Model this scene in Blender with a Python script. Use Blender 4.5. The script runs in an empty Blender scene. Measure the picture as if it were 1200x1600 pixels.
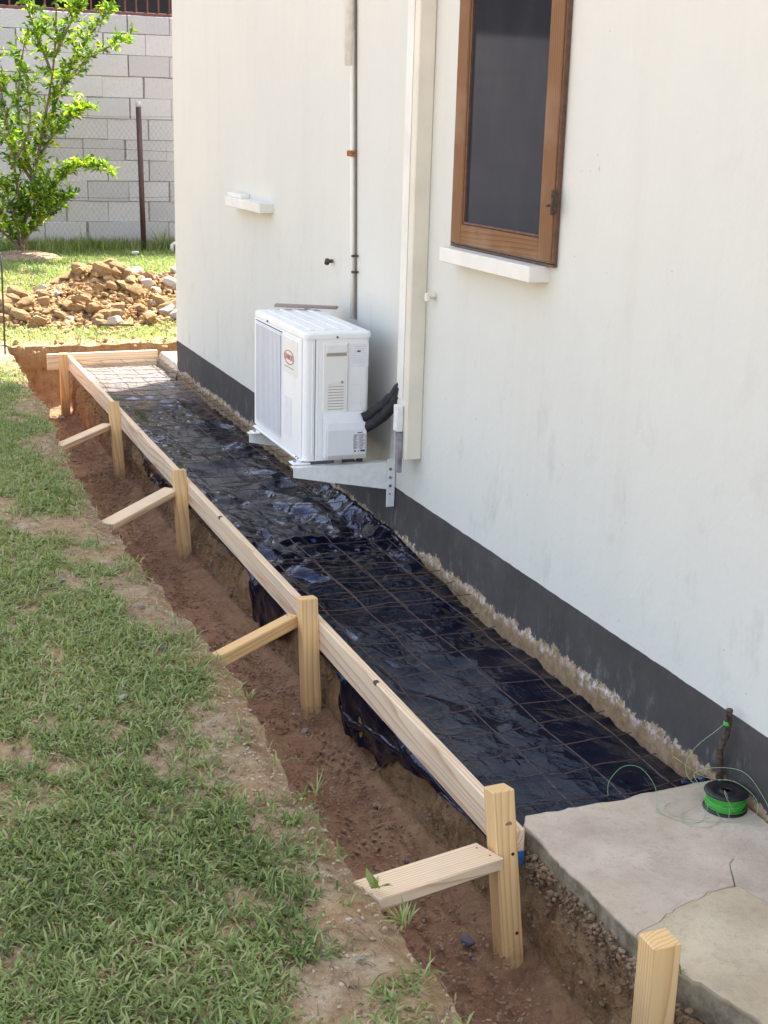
import bpy, bmesh, math, random
import numpy as np
from mathutils import Matrix, Vector
random.seed(7); rng = np.random.default_rng(7)
S = bpy.context.scene; COL = S.collection
PI = math.pi

# ------------------------------------------------------------------ camera
# X = towards the house wall, Y = along the wall, Z = up, lawn at 0
cam = bpy.data.objects.new('camera', bpy.data.cameras.new('camera')); COL.objects.link(cam)
cam.data.sensor_fit = 'VERTICAL'; cam.data.sensor_height = 36; cam.data.lens = 2106.25/1600*36
cam.data.clip_start = .05; cam.data.clip_end = 500
M = Matrix(((0.93166074, 0.07490506, -0.35552425, 0), (-0.36229965, 0.26514904, -0.89355187, 0),
            (0.02733536, 0.96129351, 0.27416703, 1.65), (0, 0, 0, 1)))
cam.matrix_world = M
S.camera = cam

# ------------------------------------------------------------------ sky, sun, exposure
EL, AZ = math.radians(58), math.radians(40)      # AZ measured from +X towards +Y
w = bpy.data.worlds.new('World'); S.world = w; w.use_nodes = True
wn = w.node_tree; bg = wn.nodes['Background']
sky = wn.nodes.new('ShaderNodeTexSky'); sky.sky_type = 'NISHITA'; sky.sun_disc = False
sky.sun_elevation = EL; sky.sun_rotation = PI/2 - AZ
sky.air_density = 0.9; sky.dust_density = 2.6; sky.ozone_density = 0.6
hs = wn.nodes.new('ShaderNodeHueSaturation'); hs.inputs['Saturation'].default_value = .62
wn.links.new(sky.outputs[0], hs.inputs['Color']); wn.links.new(hs.outputs[0], bg.inputs[0]); bg.inputs[1].default_value = 0.15
sun = bpy.data.objects.new('sun', bpy.data.lights.new('sun', 'SUN')); COL.objects.link(sun)
sun.data.energy = 3.9; sun.data.angle = math.radians(.5); sun.data.color = (1, .94, .84)
sd = Vector((math.cos(EL)*math.cos(AZ), math.cos(EL)*math.sin(AZ), math.sin(EL)))
sun.rotation_euler = sd.to_track_quat('Z', 'Y').to_euler()
S.view_settings.view_transform = 'Standard'; S.view_settings.look = 'None'
S.view_settings.exposure = 2.08; S.view_settings.gamma = 1

# ------------------------------------------------------------------ noise
def _h(ix, iy, iz, seed):
    n = (ix*374761393 + iy*668265263 + iz*2147483647 + seed*1274126177) & 0xffffffff
    n = ((n ^ (n >> 13))*1274126177) & 0xffffffff
    n = ((n ^ (n >> 16))*2246822519) & 0xffffffff
    return ((n ^ (n >> 15)) & 0xffffff)/float(0xffffff)
def vn(x, y=0, z=0, seed=0):
    x, y, z = np.broadcast_arrays(np.asarray(x, float), np.asarray(y, float), np.asarray(z, float))
    fx, fy, fz = np.floor(x), np.floor(y), np.floor(z)
    ix, iy, iz = fx.astype(np.int64), fy.astype(np.int64), fz.astype(np.int64)
    u, v, q = x-fx, y-fy, z-fz
    u, v, q = u*u*(3-2*u), v*v*(3-2*v), q*q*(3-2*q)
    r = 0
    for a in (0, 1):
        for b in (0, 1):
            for c in (0, 1):
                r = r + _h(ix+a, iy+b, iz+c, seed)*(u if a else 1-u)*(v if b else 1-v)*(q if c else 1-q)
    return r*2-1
def fbm(x, y=0, z=0, o=4, seed=0):
    t, amp, n = 0, 1, 0
    for i in range(o):
        t = t + vn(np.asarray(x)*2**i, np.asarray(y)*2**i, np.asarray(z)*2**i, seed+i*17)*amp; n += amp; amp *= .5
    return t/n
def sstep(a, b, x):
    t = np.clip((np.asarray(x, float)-a)/(b-a), 0, 1); return t*t*(3-2*t)

# ------------------------------------------------------------------ object helpers
def tag(o, label=None, cat=None, group=None, kind=None):
    if label: o['label'] = label
    if cat: o['category'] = cat
    if group: o['group'] = group
    if kind: o['kind'] = kind
    return o
def empty(name, loc=(0, 0, 0), label=None, cat=None, group=None):
    o = bpy.data.objects.new(name, None); COL.objects.link(o); o.location = loc; o.empty_display_size = .05
    return tag(o, label, cat, group)
def ob(name, me, parent=None, m=None):
    if m is not None: me.materials.clear(); me.materials.append(m)
    o = bpy.data.objects.new(name, me); COL.objects.link(o)
    if parent:
        o.parent = parent
        o.matrix_parent_inverse = Matrix.Identity(4)
        pl = Vector((0, 0, 0)); q = parent
        while q: pl += q.location; q = q.parent
        o.location = -pl                      # geometry is written in world coordinates
    return o
def mesh(name, v, f, m, smooth=False):
    me = bpy.data.meshes.new(name)
    if isinstance(v, np.ndarray) and isinstance(f, np.ndarray):
        me.vertices.add(len(v)); me.vertices.foreach_set('co', v.astype(np.float32).ravel())
        k = f.shape[1]; me.loops.add(f.size); me.loops.foreach_set('vertex_index', f.astype(np.int32).ravel())
        me.polygons.add(len(f)); me.polygons.foreach_set('loop_start', (np.arange(len(f))*k).astype(np.int32))
        me.polygons.foreach_set('loop_total', np.full(len(f), k, np.int32))
        me.update(calc_edges=True)
    else:
        me.from_pydata([tuple(p) for p in v], [], [tuple(q) for q in f]); me.update()
    me.materials.append(m)
    if smooth: me.polygons.foreach_set('use_smooth', np.ones(len(me.polygons), bool))
    return me
class B:
    def __init__(s): s.v = []; s.f = []
    def add(s, v, f):
        n = len(s.v); s.v += [tuple(p) for p in v]; s.f += [tuple(n+i for i in q) for q in f]; return s
    def box(s, lo, hi, c=.002, mx=None):
        c = min(c, min(abs(hi[i]-lo[i]) for i in range(3))*.45)
        v = []; idx = {}
        for sx in (0, 1):
            for sy in (0, 1):
                for sz in (0, 1):
                    P = [(lo, hi)[sx][0], (lo, hi)[sy][1], (lo, hi)[sz][2]]
                    D = [1 if k == 0 else -1 for k in (sx, sy, sz)]
                    for a in range(3):
                        q = [P[k] + (0 if k == a else D[k]*c) for k in range(3)]
                        idx[sx, sy, sz, a] = len(v); v.append(q)
        F = []
        for a in range(3):
            o1, o2 = [k for k in range(3) if k != a]
            for sgn in (0, 1):
                loop = []
                for (p, q) in ((0, 0), (1, 0), (1, 1), (0, 1)):
                    k = [0, 0, 0]; k[a] = sgn; k[o1] = p; k[o2] = q; loop.append(idx[k[0], k[1], k[2], a])
                F.append(loop)
        for a in range(3):
            o1, o2 = [k for k in range(3) if k != a]
            for p in (0, 1):
                for q in (0, 1):
                    k0 = [0, 0, 0]; k1 = [0, 0, 0]; k0[a] = 0; k1[a] = 1; k0[o1] = k1[o1] = p; k0[o2] = k1[o2] = q
                    F.append([idx[(*k0, o1)], idx[(*k1, o1)], idx[(*k1, o2)], idx[(*k0, o2)]])
        for sx in (0, 1):
            for sy in (0, 1):
                for sz in (0, 1): F.append([idx[sx, sy, sz, a] for a in range(3)])
        if mx is not None: v = [tuple(mx @ Vector(p)) for p in v]
        return s.add(v, F)
    def tube(s, pts, r, n=6, cap=True):
        P = [Vector(p) for p in pts]; R = r if hasattr(r, '__len__') else [r]*len(P)
        v = []; up = Vector((0, 0, 1)); u = None
        for i, p in enumerate(P):
            d = (P[min(i+1, len(P)-1)]-P[max(i-1, 0)]).normalized()
            if u is None: u = (up if abs(d.z) < .9 else Vector((1, 0, 0))).cross(d).normalized()
            else: u = (u - d*u.dot(d)).normalized()
            t = d.cross(u)
            for k in range(n):
                a = 2*PI*k/n; v.append(p + (u*math.cos(a)+t*math.sin(a))*R[i])
        F = [(i*n+k, i*n+(k+1) % n, (i+1)*n+(k+1) % n, (i+1)*n+k) for i in range(len(P)-1) for k in range(n)]
        if cap: F += [tuple(range(n))[::-1], tuple(range((len(P)-1)*n, len(P)*n))]
        return s.add(v, F)
    def prism(s, poly, z0, z1, axis=2):
        n = len(poly)
        def pt(p, z):
            q = list(p); q.insert(axis, z); return q
        v = [pt(p, z0) for p in poly]+[pt(p, z1) for p in poly]
        return s.add(v, [tuple(range(n))[::-1], tuple(range(n, 2*n))]+[(i, (i+1) % n, n+(i+1) % n, n+i) for i in range(n)])
    def lathe(s, prof, c, n=32):
        v = [(c[0]+r*math.cos(2*PI*k/n), c[1]+r*math.sin(2*PI*k/n), c[2]+z) for r, z in prof for k in range(n)]
        m_ = len(prof)
        return s.add(v, [(i*n+k, i*n+(k+1) % n, (i+1)*n+(k+1) % n, (i+1)*n+k) for i in range(m_-1) for k in range(n)])
    def build(s, name, m, parent=None, smooth=False):
        me = mesh(name, s.v, s.f, m, False)
        bm = bmesh.new(); bm.from_mesh(me); bmesh.ops.recalc_face_normals(bm, faces=bm.faces); bm.to_mesh(me); bm.free()
        if smooth: me.polygons.foreach_set('use_smooth', np.ones(len(me.polygons), bool))
        return ob(name, me, parent)
def grid(P, loopu=False):
    a, b = P.shape[:2]; I = np.arange(a*b).reshape(a, b)
    f = np.stack([I[:-1, :-1], I[:-1, 1:], I[1:, 1:], I[1:, :-1]], -1).reshape(-1, 4)
    return P.reshape(-1, 3), f

def smooth_line(P_, sub=8):
    P_ = [Vector(p) for p in P_]; out = []
    for i in range(len(P_)-1):
        p0, p1, p2, p3 = P_[max(i-1, 0)], P_[i], P_[i+1], P_[min(i+2, len(P_)-1)]
        for k in range(sub):
            t_ = k/sub; out.append(.5*((2*p1)+(p2-p0)*t_+(2*p0-5*p1+4*p2-p3)*t_*t_+(3*p1-p0-3*p2+p3)*t_**3))
    return out+[P_[-1]]
# ------------------------------------------------------------------ material helpers
class T:
    def __init__(s, name):
        s.m = bpy.data.materials.new(name); s.m.use_nodes = True; s.nt = s.m.node_tree
        s.p = s.nt.nodes['Principled BSDF']; s.out = s.nt.nodes['Material Output']
    def n(s, t, **k):
        nd = s.nt.nodes.new('ShaderNode'+t)
        for a, b in k.items():
            if a.startswith('i_'):
                key = a[2:]; key = int(key) if key.isdigit() else key.replace('_', ' ')
                s.set(nd.inputs[key], b)
            else: setattr(nd, a, b)
        return nd
    def set(s, sock, v):
        if isinstance(v, bpy.types.NodeSocket): s.nt.links.new(v, sock)
        elif isinstance(v, tuple) and len(v) == 3 and sock.type == 'RGBA': sock.default_value = (*v, 1)
        else: sock.default_value = v
    def pr(s, **k):
        for a, b in k.items(): s.set(s.p.inputs[a.replace('_', ' ')], b)
    def co(s, kind='Object', scale=(1, 1, 1), rot=(0, 0, 0), loc=(0, 0, 0)):
        c = s.n('TexCoord').outputs[kind]
        mp = s.n('Mapping'); s.set(mp.inputs[0], c); mp.inputs[3].default_value = scale; mp.inputs[2].default_value = rot; mp.inputs[1].default_value = loc
        return mp.outputs[0]
    def noise(s, v, scale, detail=4, rough=.55, dist=0):
        nd = s.n('TexNoise'); s.set(nd.inputs['Vector'], v); nd.inputs['Scale'].default_value = scale
        nd.inputs['Detail'].default_value = detail; nd.inputs['Roughness'].default_value = rough; nd.inputs['Distortion'].default_value = dist
        return nd.outputs[0]
    def vor(s, v, scale, feat='F1', out=0, rnd=1):
        nd = s.n('TexVoronoi'); nd.feature = feat; s.set(nd.inputs['Vector'], v); nd.inputs['Scale'].default_value = scale
        nd.inputs['Randomness'].default_value = rnd
        return nd.outputs[out]
    def ramp(s, f, stops, interp='LINEAR'):
        r = s.n('ValToRGB'); s.set(r.inputs[0], f); cr = r.color_ramp; cr.interpolation = interp
        while len(cr.elements) < len(stops): cr.elements.new(.5)
        for e, (p, c) in zip(cr.elements, stops):
            e.position = p; e.color = (*c, 1) if isinstance(c, tuple) else (c, c, c, 1)
        return r.outputs[0]
    def mix(s, f, a, b, mode='MIX'):
        nd = s.n('Mix', data_type='RGBA', blend_type=mode)
        s.set(nd.inputs[0], f); s.set(nd.inputs[6], a); s.set(nd.inputs[7], b); return nd.outputs[2]
    def math(s, op, a, b=0, c=0, clamp=False):
        nd = s.n('Math', operation=op, use_clamp=clamp); s.set(nd.inputs[0], a); s.set(nd.inputs[1], b)
        if op in ('MULTIPLY_ADD', 'SMOOTH_MIN'): s.set(nd.inputs[2], c)
        return nd.outputs[0]
    def mr(s, v, a, b, c=0., d=1.):
        nd = s.n('MapRange'); s.set(nd.inputs[0], v)
        for i, q in enumerate((a, b, c, d)): nd.inputs[i+1].default_value = q
        return nd.outputs[0]
    def sep(s, v):
        nd = s.n('SeparateXYZ'); s.set(nd.inputs[0], v); return nd.outputs
    def bump(s, h, dist=.002, strength=1, prev=None):
        nd = s.n('Bump'); s.set(nd.inputs['Height'], h); nd.inputs['Distance'].default_value = dist; nd.inputs['Strength'].default_value = strength
        if prev is not None: s.set(nd.inputs['Normal'], prev)
        s.set(s.p.inputs['Normal'], nd.outputs[0]); return nd.outputs[0]
    def rnd(s): return s.n('ObjectInfo').outputs['Random']

def simple(name, col, rough=.5, metal=0, var=.06, nscale=30, bump=0, spec=.5):
    t = T(name); v = t.co()
    n = t.noise(v, nscale, 4)
    dk = tuple(c*(1-var*2) for c in col); lt = tuple(min(1, c*(1+var)) for c in col)
    t.pr(Base_Color=t.ramp(n, [(.3, dk), (.7, lt)]), Roughness=rough, Metallic=metal, Specular_IOR_Level=spec)
    if bump: t.bump(n, bump)
    return t.m

def soil_mat():
    t = T('soil'); v = t.co(); z = t.sep(v)[2]
    n1 = t.noise(v, 2.2, 6, .6); n2 = t.noise(v, 14, 6, .65); n3 = t.noise(v, 90, 4, .7)
    dry = t.ramp(n2, [(.28, (.20, .13, .075)), (.46, (.33, .235, .14)), (.60, (.42, .33, .215)), (.75, (.52, .45, .33))])
    dry = t.mix(t.mr(n1, .45, .62), dry, t.mix(.55, dry, (.40, .24, .11)))
    moist = t.ramp(n2, [(.3, (.225, .12, .07)), (.55, (.33, .185, .11)), (.75, (.41, .255, .16))])
    side = t.ramp(t.noise(t.co(scale=(1, 1, .35)), 26, 6, .7), [(.3, (.18, .105, .055)), (.5, (.33, .205, .105)), (.66, (.34, .23, .125)), (.8, (.42, .34, .26))])
    nz = t.math('ADD', z, t.math('MULTIPLY', t.math('SUBTRACT', n2, .5), .12))
    c = t.mix(t.mr(nz, -.36, -.30), moist, side)
    c = t.mix(t.mr(nz, -.10, -.012), c, dry)
    peb = t.vor(v, 55); pm = t.mr(peb, .10, .16, 1, 0); pk = t.mr(t.noise(v, 9, 2), .52, .6)
    c = t.mix(t.math('MULTIPLY', t.math('MULTIPLY', pm, pk), .7), c, (.42, .36, .29))
    t.pr(Base_Color=c, Roughness=.95, Specular_IOR_Level=.15)
    b = t.bump(n2, .04, .7); b = t.bump(t.vor(v, 42), .008, .7, b); t.bump(n3, .008, .9, b)
    return t.m
SOIL = soil_mat()

def wood(name, base=(.62, .44, .25), dark=(.42, .25, .11), ring=60, wet=0):
    t = T(name)                                  # grain runs along local X
    r = t.rnd(); off = t.n('CombineXYZ'); t.set(off.inputs[0], t.math('MULTIPLY', r, 37.)); t.set(off.inputs[1], t.math('MULTIPLY', r, 13.)); t.set(off.inputs[2], t.math('MULTIPLY', r, 5.))
    c0 = t.n('TexCoord').outputs['Object']
    ad = t.n('VectorMath', operation='ADD'); t.set(ad.inputs[0], c0); t.set(ad.inputs[1], off.outputs[0])
    mp = t.n('Mapping'); t.set(mp.inputs[0], ad.outputs[0]); mp.inputs[3].default_value = (.06, 1, 1)
    warp = t.noise(mp.outputs[0], 5, 2); wv = t.n('VectorMath', operation='SCALE'); 
    wn_ = t.n('TexNoise'); t.set(wn_.inputs['Vector'], mp.outputs[0]); wn_.inputs['Scale'].default_value = 6; wn_.inputs['Detail'].default_value = 2
    t.set(wv.inputs[0], wn_.outputs['Color']); wv.inputs['Scale'].default_value = .10
    ad2 = t.n('VectorMath', operation='ADD'); t.set(ad2.inputs[0], mp.outputs[0]); t.set(ad2.inputs[1], wv.outputs[0])
    wav = t.n('TexWave', wave_type='RINGS', rings_direction='X', wave_profile='SAW'); t.set(wav.inputs['Vector'], ad2.outputs[0])
    wav.inputs['Scale'].default_value = ring*.55; wav.inputs['Distortion'].default_value = 1.2; wav.inputs['Detail'].default_value = 2; wav.inputs['Detail Scale'].default_value = 1.5
    fine = t.noise(mp.outputs[0], 260, 3, .7)
    col = t.ramp(wav.outputs[0], [(.0, base), (.45, tuple(a*.95 for a in base)), (.75, tuple((a+b)/2 for a, b in zip(base, dark))), (.92, dark), (1, base)])
    col = t.mix(t.mr(fine, .35, .75, 0, .35), col, tuple(a*.72 for a in base))
    kn = t.vor(t.co(scale=(1, 2.2, 2.2)), 2.3); col = t.mix(t.mr(kn, .035, .075, .75, 0), col, (.20, .09, .035))
    col = t.mix(t.mr(t.noise(c0, 3.5, 4), .5, .75, 0, .3), col, (.50, .40, .29))
    col = t.mix(t.math('MULTIPLY', r, .25), col, tuple(a*.8 for a in base))
    gp = t.sep(t.n('NewGeometry').outputs['Position'])[2]
    mud = t.math('ADD', gp, t.math('MULTIPLY', t.math('SUBTRACT', t.noise(c0, 30, 5, .7), .5), .22))
    col = t.mix(t.mr(mud, -.40, -.28, .75, 0), col, (.22, .135, .085))
    t.pr(Base_Color=col, Roughness=.75, Specular_IOR_Level=.25)
    t.bump(t.math('ADD', wav.outputs[0], fine), .0008, .6)
    return t.m
PINE = wood('pine', (.88, .68, .46), (.56, .32, .17))
PINE_Y = wood('pine_yellow', (.86, .57, .27), (.56, .29, .09), ring=75)

def wall_mat():
    t = T('house_paint'); v = t.co(); z = t.sep(v)[2]; y = t.sep(v)[1]
    n = t.noise(v, 1.3, 5); dr = t.noise(t.co(scale=(3, 3, .25)), 2.2, 5, .6); sp = t.noise(v, 60, 3, .6)
    cream = t.mix(t.mr(n, .35, .7), (.665, .66, .592), (.635, .632, .580))
    cream = t.mix(t.mr(dr, .5, .8, 0, .22), cream, (.55, .52, .44))
    gr = t.noise(t.co(scale=(1, 1, .5)), 7, 6, .7)
    cream = t.mix(t.math('MULTIPLY', t.mr(gr, .56, .74, 0, .55), t.mr(z, 1.4, .1, .15, 1)), cream, (.44, .42, .37))
    vs = t.vor(v, 11); cream = t.mix(t.mr(vs, .022, .035, .55, 0), cream, (.25, .20, .15))
    vs2 = t.vor(t.co(scale=(1, 1, .5), loc=(3, 1, 7)), 5.3); cream = t.mix(t.mr(vs2, .012, .03, .45, 0), cream, (.30, .26, .2))
    grey = t.ramp(t.noise(v, 5, 6, .65), [(.3, (.054, .048, .045)), (.6, (.076, .068, .064)), (.8, (.12, .11, .10))])
    scr = t.noise(t.co(scale=(1, 1, .45)), 16, 6, .75)
    grey = t.mix(t.math('MULTIPLY', t.mr(scr, .55, .68, 0, .38), t.mr(z, .12, -.01, .12, 1)), grey, (.34, .33, .34))
    conc = t.ramp(t.noise(v, 22, 6, .7), [(.3, (.16, .105, .055)), (.5, (.28, .185, .10)), (.7, (.37, .28, .175))])
    rag = t.noise(t.co(scale=(1, 1, .8)), 15, 6, .75); rag2 = t.noise(v, 3, 3)
    zz = t.math('ADD', z, t.math('ADD', t.math('MULTIPLY', t.math('SUBTRACT', rag, .5), .14), t.math('MULTIPLY', t.math('SUBTRACT', rag2, .5), .06)))
    eff = t.math('MULTIPLY', t.mr(t.noise(v, 38, 5, .75), .47, .62), t.mr(t.noise(v, 5, 3), .35, .6, .25, 1))
    white = t.mix(eff, conc, (.56, .50, .46))
    c = t.mix(t.mr(zz, -.052, -.045), conc, white); c = t.mix(t.mr(zz, -.020, -.017), c, grey)
    ln = t.math('ADD', z, t.math('MULTIPLY', t.math('SUBTRACT', t.noise(v, 12, 4), .5), .008))
    c = t.mix(t.mr(ln, .1715, .1735), c, cream)
    t.pr(Base_Color=c, Roughness=t.mix(t.mr(z, .171, .174), (.85,)*3, (.62,)*3), Specular_IOR_Level=.3)
    b = t.bump(t.noise(v, 9, 3), .006, .4); b = t.bump(t.noise(v, 28, 4, .6), .003, .45, b); b = t.bump(sp, .0012, .6, b)
    t.bump(t.mix(t.mr(zz, -.03, -.018), t.noise(v, 45, 5, .7), (.5,)*3), .006, .6, b)
    return t.m
PAINT = wall_mat()
TRIM = simple('cream_trim', (.78, .755, .68), .55, var=.05, nscale=6)
TRIM_Y = simple('yellowed_cream_trim', (.74, .69, .57), .55, var=.05, nscale=5)
SOFFIT = simple('soffit', (.6, .57, .5), .8)
ROOF = simple('roof_sheet', (.22, .1, .07), .6)

def plastic_mat():
    t = T('black_polythene'); v = t.co()
    a = t.noise(v, 6, 5, .6, .6); b = t.noise(t.co(scale=(1, .55, 1)), 26, 4, .6, 1.2)
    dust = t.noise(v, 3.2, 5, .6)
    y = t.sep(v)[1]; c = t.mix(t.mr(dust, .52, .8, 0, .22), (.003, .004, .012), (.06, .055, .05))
    sun_glare = t.math('MULTIPLY', t.mr(t.math('ADD', y, t.math('MULTIPLY', dust, 1.6)), 9.1, 10.1, 0, .85), t.mr(t.noise(v, 20, 5, .7), .35, .6, .35, 1))
    c = t.mix(sun_glare, c, (.42, .37, .35))  # pale sunlit glare on the far end of the sheet, painted into its colour
    t.pr(Base_Color=c, Roughness=t.mr(dust, .4, .75, .07, .20), Specular_IOR_Level=.40, Specular_Tint=(.30, .46, 1.0, 1))
    bb = t.bump(a, .02, .25); bb = t.bump(b, .004, .2, bb)
    rg = t.vor(t.co(scale=(1, .6, 1), rot=(0, 0, .5)), 17, 'DISTANCE_TO_EDGE'); t.bump(t.mr(rg, 0, .10, 1, 0), .003, .18, bb)
    return t.m
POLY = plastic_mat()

def slab_mat(nm='old_concrete', tint=(1, 1, 1)):
    t = T(nm); v = t.co(); z = t.sep(v)[2]
    n = t.noise(v, 4.5, 6, .6); f = t.noise(v, 40, 5, .7); g = t.noise(v, 160, 3, .7)
    c = t.ramp(n, [(.3, (.43, .355, .29)), (.5, (.54, .46, .39)), (.7, (.64, .56, .48))])
    c = t.mix(t.mr(t.noise(t.co(loc=(5, 2, 1)), 3, 4), .52, .68, 0, .6), c, (.52, .44, .33))
    c = t.mix(t.mr(f, .5, .7, 0, .55), c, (.38, .31, .25))
    vs = t.vor(v, 36); c = t.mix(t.mr(vs, .04, .1, .45, 0), c, (.26, .2, .15))
    sd_ = t.mix(t.mr(t.noise(v, 16, 5, .7), .38, .62), (.15, .115, .07), (.33, .28, .19))
    c = t.mix(1, c, (tint[0]*1.0, tint[1]*.955, tint[2]*.88), 'MULTIPLY')
    c = t.mix(t.mr(t.noise(t.co(loc=(9, 4, 2)), 6, 5, .65), .54, .66, 0, .45), c, (.36, .29, .21))
    c = t.mix(t.mr(t.math('ADD', z, t.math('MULTIPLY', t.math('SUBTRACT', n, .5), .02)), -.052, -.044), sd_, c)
    t.pr(Base_Color=c, Roughness=.85, Specular_IOR_Level=.3)
    b = t.bump(f, .004, .5); b = t.bump(g, .0015, .8, b); t.bump(t.noise(v, 7, 3), .012, .4, b)
    return t.m
CONC = slab_mat(); CONC2 = slab_mat('newer_concrete', (.98, .98, .86)); CONC3 = slab_mat('patch_concrete', (.97, .99, 1.0))
def block_mat():
    t = T('concrete_block'); v = t.co(); r = t.rnd(); z = t.sep(v)[2]
    f = t.noise(v, 30, 5, .7); vs = t.vor(v, 45)
    c = t.mix(r, (.47, .47, .505), (.58, .575, .605))
    c = t.mix(t.mr(f, .5, .75, 0, .4), c, (.38, .37, .38)); c = t.mix(t.mr(vs, .06, .12, .4, 0), c, (.25, .24, .25))
    t.pr(Base_Color=c, Roughness=.95); b = t.bump(f, .004, .7); t.bump(vs, .003, .5, b)
    return t.m
BLOCK = block_mat()
MORTAR = simple('mortar', (.30, .29, .30), .95, var=.2)
RUST = simple('rusty_wire', (.10, .06, .048), .7, metal=.2, var=.35, nscale=60)
GRILLE = simple('oxide_paint', (.16, .055, .045), .5, var=.1)
POSTBR = simple('brown_paint', (.075, .035, .035), .5, var=.15)
ALU = simple('galvanised', (.55, .55, .57), .4, metal=.6)
def acmat(name, col, rough):
    t = T(name); v = t.co()
    c = t.mix(t.mr(t.noise(t.co(scale=(1, 1, .3)), 9, 5, .6), .5, .78, 0, .35), col, tuple(a*.72 for a in col))
    c = t.mix(t.mr(t.vor(v, 30), .03, .05, .3, 0), c, (.3, .25, .2))
    t.pr(Base_Color=c, Roughness=rough, Specular_IOR_Level=.45); return t.m
ACW = acmat('appliance_paint', (.85, .855, .835), .38); ACP = acmat('appliance_plastic', (.78, .765, .72), .45)
ACG = acmat('grille_paint', (.70, .72, .76), .45)
ACB = simple('bracket_paint', (.78, .78, .75), .4, var=.06)
DARK = simple('dark_metal', (.03, .03, .03), .5)
LABELW = simple('label_paper', (.78, .78, .80), .4, var=.03); RED = simple('red_ink', (.50, .09, .05), .5); INK = simple('black_ink', (.05, .05, .05), .5)
FOAM = simple('black_foam_insulation', (.022, .022, .028), .75, var=.3, nscale=25, bump=.004)
GREYM = simple('weathered_steel', (.30, .29, .32), .45, metal=.4, var=.3, nscale=14)
BFRAME = wood('varnished_hardwood', (.25, .125, .055), (.13, .06, .025), ring=50)
BFRAME_D = simple('varnished_hardwood_dark', (.13, .06, .032), .55, var=.2, nscale=40)
def glass_mat():
    t = T('dark_glass'); v = t.co()
    c = t.mix(t.mr(t.noise(t.co(scale=(1, 1, .6)), 5, 4), .45, .7, 0, .5), (.030, .032, .038), (.05, .05, .052))
    t.pr(Base_Color=c, Roughness=.06, Specular_IOR_Level=.2); return t.m
GLASS = glass_mat()
def line_mat(name, col):
    t = T(name); t.pr(Base_Color=col, Roughness=.35, Specular_IOR_Level=.5, Subsurface_Weight=0); return t.m
GREEN = line_mat('green_line', (.07, .40, .055)); GREENL = line_mat('mid_green_line', (.16, .40, .12)); GREENP = line_mat('pale_green_line', (.30, .44, .22)); BLACKP = line_mat('black_plastic', (.012, .012, .014))
BLUE = simple('blue_spray_paint', (.03, .12, .32), .6, var=.3, nscale=20)
STICK = simple('bark', (.09, .06, .045), .9, var=.4, nscale=80, bump=.004)
def rock_mat(name, a, b, c):
    t = T(name); v = t.co(); r = t.rnd(); n = t.noise(v, 9, 6, .7)
    col = t.ramp(n, [(.3, a), (.5, b), (.72, c)]); col = t.mix(t.mr(r, .0, 1, 0, .45), col, b)
    t.pr(Base_Color=col, Roughness=.95, Specular_IOR_Level=.15); bb = t.bump(n, .03, .7); t.bump(t.noise(v, 50, 4, .7), .008, .7, bb); return t.m
CLOD = rock_mat('clay_clod', (.17, .09, .04), (.38, .24, .12), (.56, .42, .27))
MARL = rock_mat('white_marl', (.40, .33, .28), (.58, .52, .48), (.72, .68, .66))
PEBB = rock_mat('pale_pebble', (.42, .36, .30), (.55, .49, .44), (.66, .62, .58))
PURP = rock_mat('grey_stone', (.20, .17, .20), (.30, .27, .31), (.38, .35, .38))
def leafy(name, stops, trans=.35, rough=.5):
    t = T(name); a = t.n('Attribute', attribute_name='v'); a.attribute_type = 'GEOMETRY'
    c = t.ramp(a.outputs['Fac'], stops); t.pr(Base_Color=c, Roughness=rough, Specular_IOR_Level=.3)
    tr = t.n('BsdfTranslucent'); t.set(tr.inputs[0], t.mix(1, c, (1.5, 1.6, .7), 'MULTIPLY'))
    mx = t.n('MixShader'); mx.inputs[0].default_value = trans
    t.set(mx.inputs[1], t.p.outputs[0]); t.set(mx.inputs[2], tr.outputs[0]); t.set(t.out.inputs[0], mx.outputs[0]); return t.m
GRASS = leafy('grass', [(0, (.10, .135, .04)), (.3, (.195, .26, .08)), (.55, (.31, .37, .14)), (.75, (.39, .40, .20)), (.86, (.36, .31, .17)), (1, (.48, .39, .25))], .3)
GRASSF = leafy('sunny_grass', [(0, (.13, .19, .06)), (.5, (.23, .31, .12)), (.8, (.34, .38, .18)), (1, (.46, .42, .22))], .35)
LEAF = leafy('leaf', [(0, (.035, .085, .015)), (.35, (.12, .22, .03)), (.65, (.30, .42, .045)), (1, (.62, .56, .04))], .5, .35)
BARK = simple('tree_bark', (.20, .15, .11), .9, var=.3, nscale=40, bump=.006)

# ------------------------------------------------------------------ ground and trench
YK = [-6, 0, 2, 2.3, 2.55, 3, 3.5, 4, 4.5, 5.2, 6.4, 7.2, 7.97, 8.9, 9.8, 12]
XK = [1.02, 1.0, 1.02, 1.005, .995, 1.0, 1.01, 1.03, .995, .95, .945, .975, 1.02, 1.03, 1.05, 1.05]
def rim_out(y): return np.interp(y, YK, XK) + .030*fbm(y*3.2, 7.1, seed=3) + .026*fbm(y*13, 3.3, seed=5)
YC = 10.42
def rim_far(x): return YC + .035*fbm(x*3, 1.7, seed=9) + .015*fbm(x*15, 2.7, seed=8)
def gz(x, y):
    base = .29*sstep(10.8, 13.7, y) + .01*np.clip(y-15, 0, 50)
    return base + .012*fbm(np.asarray(x)*2.1, np.asarray(y)*2.1, seed=21) + .006*fbm(np.asarray(x)*11, np.asarray(y)*11, seed=22)
xc = float(rim_out(YC))
rows = np.concatenate([[-40, -20, -8, -3, 0], np.arange(1, 9.99, .02), np.linspace(10, YC, 14)])
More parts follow.
